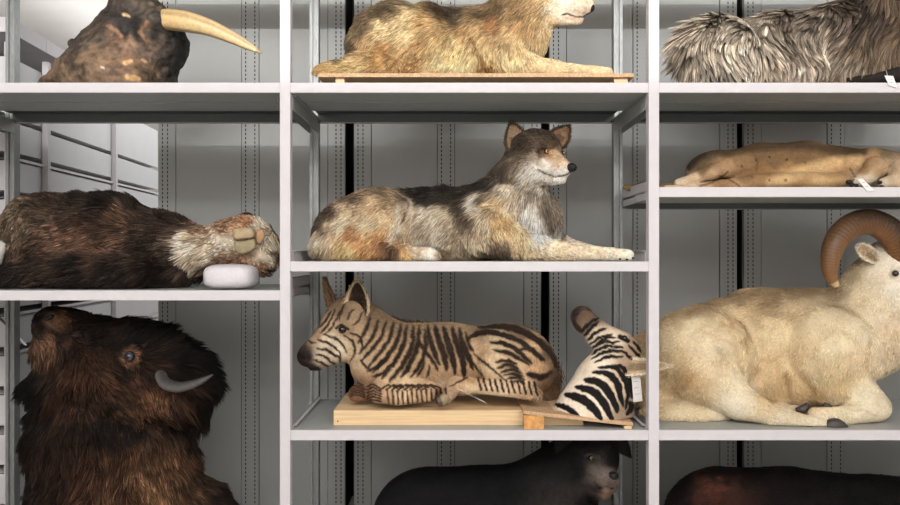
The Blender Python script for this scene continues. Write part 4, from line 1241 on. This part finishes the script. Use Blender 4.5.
# ------------------------------------------------------------------ zebra head mount on its tilted board
xa, xc = at(523.5, 0, .02)[0], at(633, 0, .02)[0]
root = empty('mounting_board', ((xa + xc) / 2, .15, S_ZEB), 'raw particle board with wooden foot blocks under the zebra head', 'board')
zl, zr = at(0, 410.5, .02)[2], at(0, 422.5, .02)[2]
V = []
for y_ in (.02, .30):
    for (x_, z_) in ((xa, zl), (xc, zr)):
        V += [(x_, y_, z_), (x_, y_, z_ - .015)]
MB().add(V, [(0, 1, 3, 2), (4, 6, 7, 5), (0, 2, 6, 4), (1, 5, 7, 3), (0, 4, 5, 1), (2, 3, 7, 6)]).build('board', M['particle_board'], root, bevel=.001)
MB().box(xa + .002, xa + .085, .022, .06, S_ZEB, zl - .0205).build('foot', M['pine_end'], root, bevel=.001)
MB().box(xa + .002, xa + .085, .25, .29, S_ZEB, zl - .0205).build('foot', M['pine_end'], root, bevel=.001)
MB().box(xc - .035, xc - .004, .022, .06, S_ZEB, zr - .0155).build('foot', M['pine'], root, bevel=.001)
MB().box(xc - .035, xc - .004, .25, .29, S_ZEB, zr - .0155).build('foot', M['pine'], root, bevel=.001)
zbd = zr + .004
root = empty('zebra_mount', (at(592, 418, .14)[0], .14, zbd), 'mounted black and white zebra head with its muzzle pointing up', 'animal head')
zh_prims = [
    ('k', (582, 317, .13, 11), (584, 322, .13, 11), .012),
    ('c', (583, 318, .13, 10.5), (598, 334, .14, 13), (614, 347, .15, 19)),
    ('e', 622, 350, .16, 20, 17, 18, 35),
    ('c', (612, 358, .16, 20), (603, 382, .16, 28), (594, 408, .16, 36)),
    ('e', 594, 418, .16, 42, 26, 36, 8),
    ('e', 615, 398, .17, 20, 28, 26, 0),
]


def zs(L): return [(540 + x / 3.608, 290 + y / 3.608) for x, y in L]


BK = (30, 26, 25)
zm = []
for L, w in (([(55, 412), (100, 428), (150, 466)], 2.7), ([(92, 378), (150, 392), (190, 425), (222, 466)], 3.9), ([(128, 350), (185, 362), (225, 400), (262, 468)], 3.6), ([(160, 322), (215, 335), (252, 375), (282, 440)], 3.7), ([(190, 296), (240, 300), (278, 335), (300, 420)], 2.9), ([(212, 280), (262, 278), (298, 310), (318, 380)], 2.2), ([(250, 272), (300, 280), (325, 330), (330, 390)], 2.0),
             ([(188, 248), (240, 222), (300, 222), (325, 250)], 1.7), ([(196, 262), (245, 240), (300, 240)], 1.5), ([(184, 232), (235, 205), (300, 205)], 1.6), ([(182, 215), (225, 190), (290, 188)], 1.5), ([(178, 198), (215, 172), (262, 160)], 1.5), ([(170, 182), (205, 152), (240, 140)], 1.7), ([(160, 165), (188, 135), (215, 112)], 1.8), ([(200, 195), (245, 172), (275, 172)], 1.2),
             ([(320, 200), (345, 225), (365, 250)], 1.3), ([(335, 185), (360, 215), (380, 245)], 1.3), ([(305, 225), (330, 245), (350, 260)], 1.2), ([(150, 150), (185, 115), (215, 100)], 1.6), ([(300, 300), (312, 330), (318, 380), (310, 430)], 1.6), ([(325, 400), (330, 425), (312, 452)], 2.5)):
    zm.append(([tuple(v) for v in spline(zs(L), 9)] , w * 1.08, BK, 1.0, 1))
zh_coat = dict(colors=[(580, 316, 92, 72, 56), (588, 320, 104, 82, 64), (576, 312, 74, 58, 46), (582, 328, 120, 98, 78), (595, 335, 214, 192, 162), (610, 345, 222, 200, 170), (592, 350, 224, 204, 176), (600, 365, 230, 212, 186), (580, 390, 234, 216, 190), (565, 408, 234, 216, 192), (600, 400, 228, 208, 182), (620, 390, 210, 184, 152), (628, 365, 180, 150, 120), (635, 350, 170, 140, 110), (628, 410, 150, 126, 100)],
    mottle=.06, wobble=1.0, gain=1.08, marks=[([(620, 337), (628, 341)], 2.6, (34, 28, 26), 1.5), (zs([(150, 62), (125, 85), (122, 118), (145, 145)]), 2.6, (58, 44, 36), 2), (zs([(150, 62), (190, 70), (212, 92)]), 2.4, (70, 54, 44), 2)] + zm, skin=1.0)
zh_fur = dict(n=36000, len=[(590, 330, .004), (600, 400, .007), (625, 360, .008)], flow=[(590, 330, .7, .8), (600, 380, -.3, 1), (625, 350, .8, .8), (580, 405, -.6, 1)], lift=.2, r=.0008, var=.14, gravity=.03, swirl=.1, jitter=.06, root=.9, tip=1.05, pts=3)
make_body(root, zh_prims, zh_coat, zh_fur, k=.015, y0=.16, q=.9, zmin=zbd, vox=.005)
eye(root, 624.5, 338.5, .107, 3.2, (30, 24, 22), (.1, -1, .2), pupil=.6)
ear(root, (624, 367), (671, 366), 18, .10, (0, -1, .25), (196, 164, 126), (204, 178, 144), cup=.4, rim=(240, 224, 198), n=1800, shape=.62, yt=.07)
blob('nostril', root, 577, 313, .095, 2.2, 3.2, 2, (36, 28, 24), ang=30)
specimen_tag('white paper tag with handwriting hanging from the ear of the mounted zebra head', [(631.5, 375.5), (633.5, 402), (642.5, 401), (640, 374.5)], .10, string=[(634, 366, .13), (635.5, 370, .12), (636, 377, .099)], lines=3)

# ------------------------------------------------------------------ dark shaggy carcass with pale muzzle, left bay
root = empty('hoofed_animal', (at(120, 289, 0.35)[0], 0.35, S_DARK), 'dark brown shaggy hoofed animal lying on its side, pale muzzle turned up', 'hoofed animal')
calf_prims = [
    ('c', (55, 240, .38, 46), (110, 242, .38, 44), (160, 252, .36, 37)),
    ('e', 38, 236, .30, 36, 40, 40, -25),
    ('e', 20, 275, .30, 60, 20, 40, 0),
    ('e', 100, 272, .26, 95, 22, 40, 0),
    ('c', (165, 250, .34, 33), (195, 252, .28, 24), (215, 248, .24, 22)),
    ('e', 240, 243, .22, 34, 25, 30, 8, .02),
    ('e', 262, 250, .22, 17, 26, 24, 0, .02),
    ('e', 247, 224, .24, 16, 8, 18, 0, .02),
]
calf_coat = dict(colors=[
    (5, 215, 110, 92, 72), (15, 235, 98, 82, 64), (22, 205, 96, 80, 62), (30, 245, 84, 64, 50), (50, 196, 62, 48, 38), (80, 192, 34, 28, 24), (110, 198, 34, 28, 24), (140, 208, 42, 34, 28), (170, 214, 60, 48, 38), (40, 215, 74, 58, 46), (60, 235, 120, 88, 68), (85, 238, 128, 94, 72), (105, 248, 105, 76, 58), (130, 228, 100, 74, 54), (75, 215, 66, 50, 40), (100, 215, 56, 42, 34),
    (40, 265, 52, 40, 33), (80, 272, 36, 29, 25), (120, 272, 40, 32, 27), (10, 275, 40, 34, 30), (150, 250, 50, 38, 32), (165, 235, 62, 48, 38), (160, 275, 36, 28, 25), (185, 270, 58, 42, 34),
    (178, 232, 90, 70, 55), (172, 222, 48, 38, 32), (174, 248, 60, 46, 38), (176, 262, 44, 34, 29), (190, 272, 40, 31, 27), (190, 224, 70, 52, 42), (188, 244, 236, 214, 184), (188, 254, 240, 220, 190), (196, 262, 200, 178, 148), (205, 240, 196, 170, 138), (212, 255, 222, 202, 172), (222, 240, 250, 232, 204), (205, 226, 120, 88, 66), (225, 226, 150, 112, 80), (245, 220, 176, 126, 88), (262, 226, 232, 208, 174), (268, 240, 236, 214, 182), (266, 258, 244, 224, 194), (256, 268, 150, 112, 82), (238, 262, 140, 100, 72), (222, 266, 110, 78, 58), (276, 250, 100, 76, 56), (278, 235, 90, 68, 50), (200, 275, 60, 44, 34), (215, 280, 50, 38, 30), (270, 275, 60, 44, 34), (228, 245, 222, 204, 176)],
    mottle=.34, wobble=6.0, gain=.74, speck=.22)
calf_fur = dict(n=80000, len=[(20, 220, .02), (60, 200, .05), (100, 200, .075), (140, 212, .075), (60, 240, .05), (100, 250, .07), (100, 272, .08), (20, 275, .07), (165, 245, .085), (185, 255, .07), (220, 245, .016), (245, 240, .008), (265, 255, .018), (275, 250, .04), (250, 224, .02), (200, 272, .05)],
    flow=[(20, 230, -.6, .8), (60, 200, -1, -.1), (100, 200, -1, -.25), (140, 212, -1, -.3), (60, 240, -1, .3), (100, 265, -1, .3), (150, 265, -.9, .4), (165, 235, -1, 0), (185, 240, -1, -.2), (190, 262, -.8, .7), (220, 245, -1, .1), (245, 240, -1, 0), (275, 255, 1, .5), (250, 222, -.8, -.2), (20, 275, -1, .3)],
    lift=.55, r=.0012, var=.5, gravity=.10, swirl=.6, swirl_freq=16, wave=.2, clumps=4000, clump=.55, clump_var=.25, root=.8, tip=1.3, pts=5)
make_body(root, calf_prims, calf_coat, calf_fur, k=.035, y0=.34, q=.85, zmin=S_DARK, vox=.008)


def pad(name, root, pts, y, th, rgb):
    """rounded leathery pad from an outline in the picture plane"""
    C = np.array(pts, float); c = C.mean(0)
    ring = spline(np.vstack([C, C[:1]]), 29)[:-1]
    V, F = [], []
    n = len(ring)
    for k, (sc_, dy) in enumerate(((1.0, th), (1.0, th * .3), (.9, 0.0), (.6, -.004))):
        for p in ring: V.append(at(*(c + (p - c) * sc_), y + dy))
    for k in range(3):
        for j in range(n): F.append((k * n + j, k * n + (j + 1) % n, (k + 1) * n + (j + 1) % n, (k + 1) * n + j))
    V.append(at(c[0], c[1], y - .005)); F += [(3 * n + j, 3 * n + (j + 1) % n, 4 * n) for j in range(n)]
    me = mesh_from(V, F); set_color(me, np.tile(lin(rgb), (len(V), 1)))
    return link(name, me, M['leather'], root)


pad('muzzle_pad', root, [(233, 229), (243, 227.5), (253, 228.5), (254, 237), (244, 239), (234, 239)], .085, .05, (176, 154, 122))
pad('muzzle_pad', root, [(234, 241), (244, 241), (254, 239), (256, 247), (250, 252), (241, 254), (235, 250)], .085, .05, (152, 138, 108))
pad('lip', root, [(257, 230), (262, 229), (265, 234), (263, 241), (258, 244), (256, 237)], .085, .05, (176, 138, 104))
colored_tube('hoof', root, [(240, 216, .26, 2), (247, 215, .25, 3), (253, 217, .25, 2)], 10, 'horn', lambda t, a: (30, 28, 28))
colored_tube('leg_bone', root, [(-6, 262, .14, 7), (1, 248, .16, 5), (8, 240, .2, 4)], 12, 'horn', lambda t, a: (188, 184, 176))
root_ = at(231, 278, .12)
s_ = scale_at(.12)
V, F = uv_sphere((0, 0, 0), 1, 36, 24)
e_ = 3.4
V = np.sign(V) * np.abs(V) ** (2 / e_) * np.array([25.5 / s_, .10, 12.2 / s_])
V += V / np.linalg.norm(V, axis=1)[:, None] * (0.0022 * noise3(V, 30, 2) + .0014 * noise3(V, 80, 5))[:, None]
V += np.array([root_[0], .13, S_DARK + 12.2 / s_])
V[:, 2] = np.maximum(V[:, 2], S_DARK + .001)
M['bubble'] = flat_mat('white_foam', (212, 206, 210), 0.5, noise=.04, nscale=90, bump=.5)
w_ = link('cushion', mesh_from(V, F), M['bubble'])
tag(w_, 'rounded white foam cushion propping up the pale muzzle of the shaggy animal', 'cushion')

# ------------------------------------------------------------------ bison head and neck, bottom left
zfl = S_LOW
root = empty('bison_mount', (at(125, 560, .42)[0], .42, zfl), 'dark brown bison head and neck mount tilted back with one grey horn', 'animal head')
bis_prims = [
    ('c', (132, 640, .42, 96), (122, 540, .42, 90), (112, 455, .42, 76)),
    ('c', (104, 430, .40, 68), (116, 390, .38, 56)),
    ('e', 125, 372, .34, 74, 50, 60, 12),
    ('e', 176, 384, .34, 34, 38, 46, -8),
    ('e', 150, 350, .34, 42, 24, 40, 22),
    ('c', (88, 352, .32, 38), (66, 336, .28, 27), (52, 325, .25, 19)),
    ('e', 60, 350, .30, 26, 24, 28, 0),
    ('e', 68, 385, .34, 34, 40, 40, 0),
    ('e', 190, 525, .44, 44, 46, 50, 20),
]
bis_coat = dict(colors=[
    (40, 320, 34, 28, 26), (52, 309, 20, 17, 16), (70, 312, 24, 19, 17), (50, 321, 150, 104, 72), (62, 319, 150, 104, 72), (72, 322, 60, 40, 29), (38, 330, 40, 30, 24), (38, 337, 100, 70, 50), (48, 343, 140, 98, 68), (54, 333, 28, 22, 19), (60, 335, 46, 32, 24), (80, 325, 36, 26, 20), (75, 345, 52, 34, 24), (95, 330, 32, 24, 19), (110, 345, 36, 26, 20), (100, 360, 66, 42, 27), (85, 375, 78, 50, 31), (110, 385, 86, 56, 34), (70, 395, 66, 42, 27), (130, 340, 26, 20, 17), (160, 335, 22, 18, 16), (190, 350, 24, 19, 16), (205, 380, 22, 17, 15), (200, 420, 30, 22, 18), (170, 360, 26, 20, 17),
    (150, 372, 50, 32, 22), (118, 370, 50, 34, 24), (150, 400, 135, 92, 60), (140, 410, 112, 76, 50), (160, 400, 120, 82, 54), (170, 420, 44, 30, 22), (130, 425, 30, 22, 17), (100, 425, 32, 23, 18), (60, 425, 44, 29, 21), (35, 380, 24, 19, 16), (30, 420, 26, 20, 16), (90, 405, 54, 35, 24),
    (60, 460, 56, 36, 24), (100, 455, 70, 45, 28), (140, 455, 92, 62, 40), (170, 460, 110, 76, 48), (150, 480, 132, 94, 60), (120, 490, 96, 66, 42), (180, 490, 108, 76, 50), (160, 505, 140, 102, 66), (60, 500, 54, 35, 24), (200, 470, 60, 42, 30), (220, 500, 44, 32, 25), (30, 480, 34, 25, 20), (90, 480, 80, 52, 33)],
    mottle=.3, wobble=6.0, gain=.56, speck=.26,
    marks=[([(129, 357)], 9.5, (150, 106, 72), 5), ([(129, 356)], 5.2, (40, 30, 24), 2.5)])
bis_fur = dict(n=90000, len=[(50, 320, .004), (65, 330, .010), (85, 340, .03), (105, 360, .035), (129, 357, .010), (110, 385, .05), (130, 325, .06), (170, 335, .085), (205, 370, .13), (205, 410, .14), (170, 360, .09), (100, 320, .05), (150, 400, .035), (60, 370, .07), (40, 380, .09), (40, 420, .10), (100, 420, .07), (120, 460, .06), (150, 490, .05), (60, 470, .08), (200, 470, .08), (230, 500, .08)],
    flow=[(55, 325, .8, .4), (85, 340, 1, .2), (105, 360, 1, .5), (110, 390, 1, .5), (100, 318, .6, -1), (130, 325, .5, -1), (170, 335, .7, -1), (205, 370, 1, .1), (205, 410, .5, 1), (60, 370, -.4, 1), (35, 390, -.7, 1), (40, 430, -.5, 1), (100, 420, .2, 1), (150, 400, .3, 1), (120, 460, -.1, 1), (150, 490, .2, 1), (60, 470, -.4, 1), (200, 470, .6, 1), (230, 500, .8, 1)],
    lift=.6, r=.0012, var=.5, gravity=.09, swirl=.55, swirl_freq=16, wave=.2, clumps=4500, clump=.6, clump_var=.25, root=.8, tip=1.35, pts=5)
make_body(root, bis_prims, bis_coat, bis_fur, k=.04, y0=.40, q=.72, zmin=zfl, vox=.010)
eye(root, 129.5, 356.5, .168, 5.2, (60, 60, 72), (-.1, -1, .1), pupil=.55)
colored_tube('horn', root, [(160, 374, .20, 5.5), (165, 383, .14, 5.8), (177, 387, .10, 5.4), (190, 385, .085, 4.4), (203, 380, .08, 3.0), (213, 374.5, .08, .7)], 60, 'horn',
             lambda t, a: (np.array([104, 100, 97]) * (1 - t * .3)) * (.9 + .2 * math.sin(a * 12)), sides=22, ridge=.03, nridge=9)
colored_tube('horn', root, [(190, 372, .50, 8), (200, 360, .52, 6), (208, 356, .53, 3.5), (214, 354, .53, .8)], 30, 'horn', lambda t, a: (38, 34, 32), sides=16)
pad('nostril', root, [(44, 318), (50, 314), (54, 316), (50, 320), (45, 321)], .192, .02, (16, 13, 12))

# ------------------------------------------------------------------ black dog-like cat at the bottom, and the dark brown one beside it
root = empty('dog', (at(500, 555, .35)[0], .35, S_LOW), 'black short-haired dog with greying muzzle on the bottom shelf', 'dog')
dog_prims = [
    ('c', (430, 522, .38, 54), (480, 524, .38, 56), (530, 518, .36, 54)),
    ('e', 418, 520, .34, 46, 48, 44, 10),
    ('c', (535, 505, .34, 46), (575, 470, .32, 36)),
    ('e', 560, 520, .34, 40, 50, 40, 0),
    ('e', 588, 458, .28, 31, 30, 30, 0, .02),
    ('k', (596, 474, .22, 20), (607, 482, .15, 13), .018),
    ('k', (594, 488, .22, 14), (604, 493, .16, 7.5), .012),
    ('c', (560, 540, .26, 22), (600, 556, .16, 12), (650, 562, .12, 8)),
]
dog_coat = dict(colors=[(430, 475, 26, 25, 26), (500, 480, 24, 24, 25), (560, 460, 26, 25, 26), (590, 440, 28, 26, 26), (575, 470, 26, 25, 25), (607, 474, 128, 114, 104), (601, 480, 112, 98, 88), (612, 484, 92, 82, 74), (597, 489, 62, 52, 48), (606, 494, 150, 116, 96), (613, 492, 130, 104, 88), (590, 500, 26, 24, 24), (615, 462, 30, 28, 28), (450, 520, 24, 23, 24)],
    mottle=.2, wobble=2, gain=.9, speck=.2,
    marks=[([(586, 456), (591, 454), (596, 458)], 1.0, (84, 72, 60), 1), ([(586, 460), (592, 463), (597, 460)], .8, (70, 60, 50), 1), ([(598, 488), (606, 487.5), (613, 489)], .9, (14, 12, 12), .7)])
dog_fur = dict(n=26000, len=[(430, 475, .014), (500, 480, .014), (590, 450, .006), (607, 480, .003)], flow=[(430, 480, -1, .4), (520, 480, -1, .4), (590, 450, -1, .2), (607, 480, -1, 0)], lift=.25, r=.0009, var=.3, gravity=.06, swirl=.2, root=.9, tip=1.1, pts=3)
make_body(root, dog_prims, dog_coat, dog_fur, k=.03, y0=.34, q=.85, zmin=S_LOW, vox=.009)
eye(root, 591.5, 458, .155, 2.8, (96, 84, 60), (.3, -1, 0), pupil=.5)
blob('nose', root, 613, 476, .125, 5.5, 4.4, 4.5, (24, 22, 23))
ear(root, (612, 434), (631, 457), 18, .26, (.2, -1, 0), (24, 23, 24), (34, 30, 30), cup=.3, n=900, fur_len=.006)
ear(root, (566, 432), (556, 452), 16, .20, (-.2, -1, 0), (24, 23, 24), (34, 30, 30), cup=.3, n=900, fur_len=.006)

root = empty('brown_animal', (at(770, 558, .35)[0], .35, S_LOW), 'dark brown short-haired animal lying on the bottom shelf below the ram', 'animal')
br_prims = [('c', (722, 522, .38, 54), (790, 528, .38, 58), (880, 534, .38, 56), (960, 530, .38, 50)), ('e', 715, 516, .32, 50, 44, 44, 0), ('e', 820, 560, .3, 140, 20, 50, 0)]
br_coat = dict(colors=[(680, 485, 26, 19, 17), (715, 488, 92, 50, 34), (705, 500, 64, 36, 26), (735, 492, 60, 36, 27), (750, 475, 26, 20, 18), (790, 490, 24, 19, 18), (850, 490, 22, 18, 18), (720, 473, 30, 21, 18), (900, 495, 22, 18, 18), (680, 510, 24, 18, 17)], mottle=.3, wobble=5, gain=1.0)
br_fur = dict(n=26000, len=[(700, 490, .016), (800, 490, .018)], flow=[(700, 490, -1, .4), (850, 480, -1, .3)], lift=.3, r=.001, var=.3, gravity=.06, swirl=.3, root=.9, tip=1.2, pts=3)
make_body(root, br_prims, br_coat, br_fur, k=.04, y0=.36, q=.85, zmin=S_LOW, vox=.010)
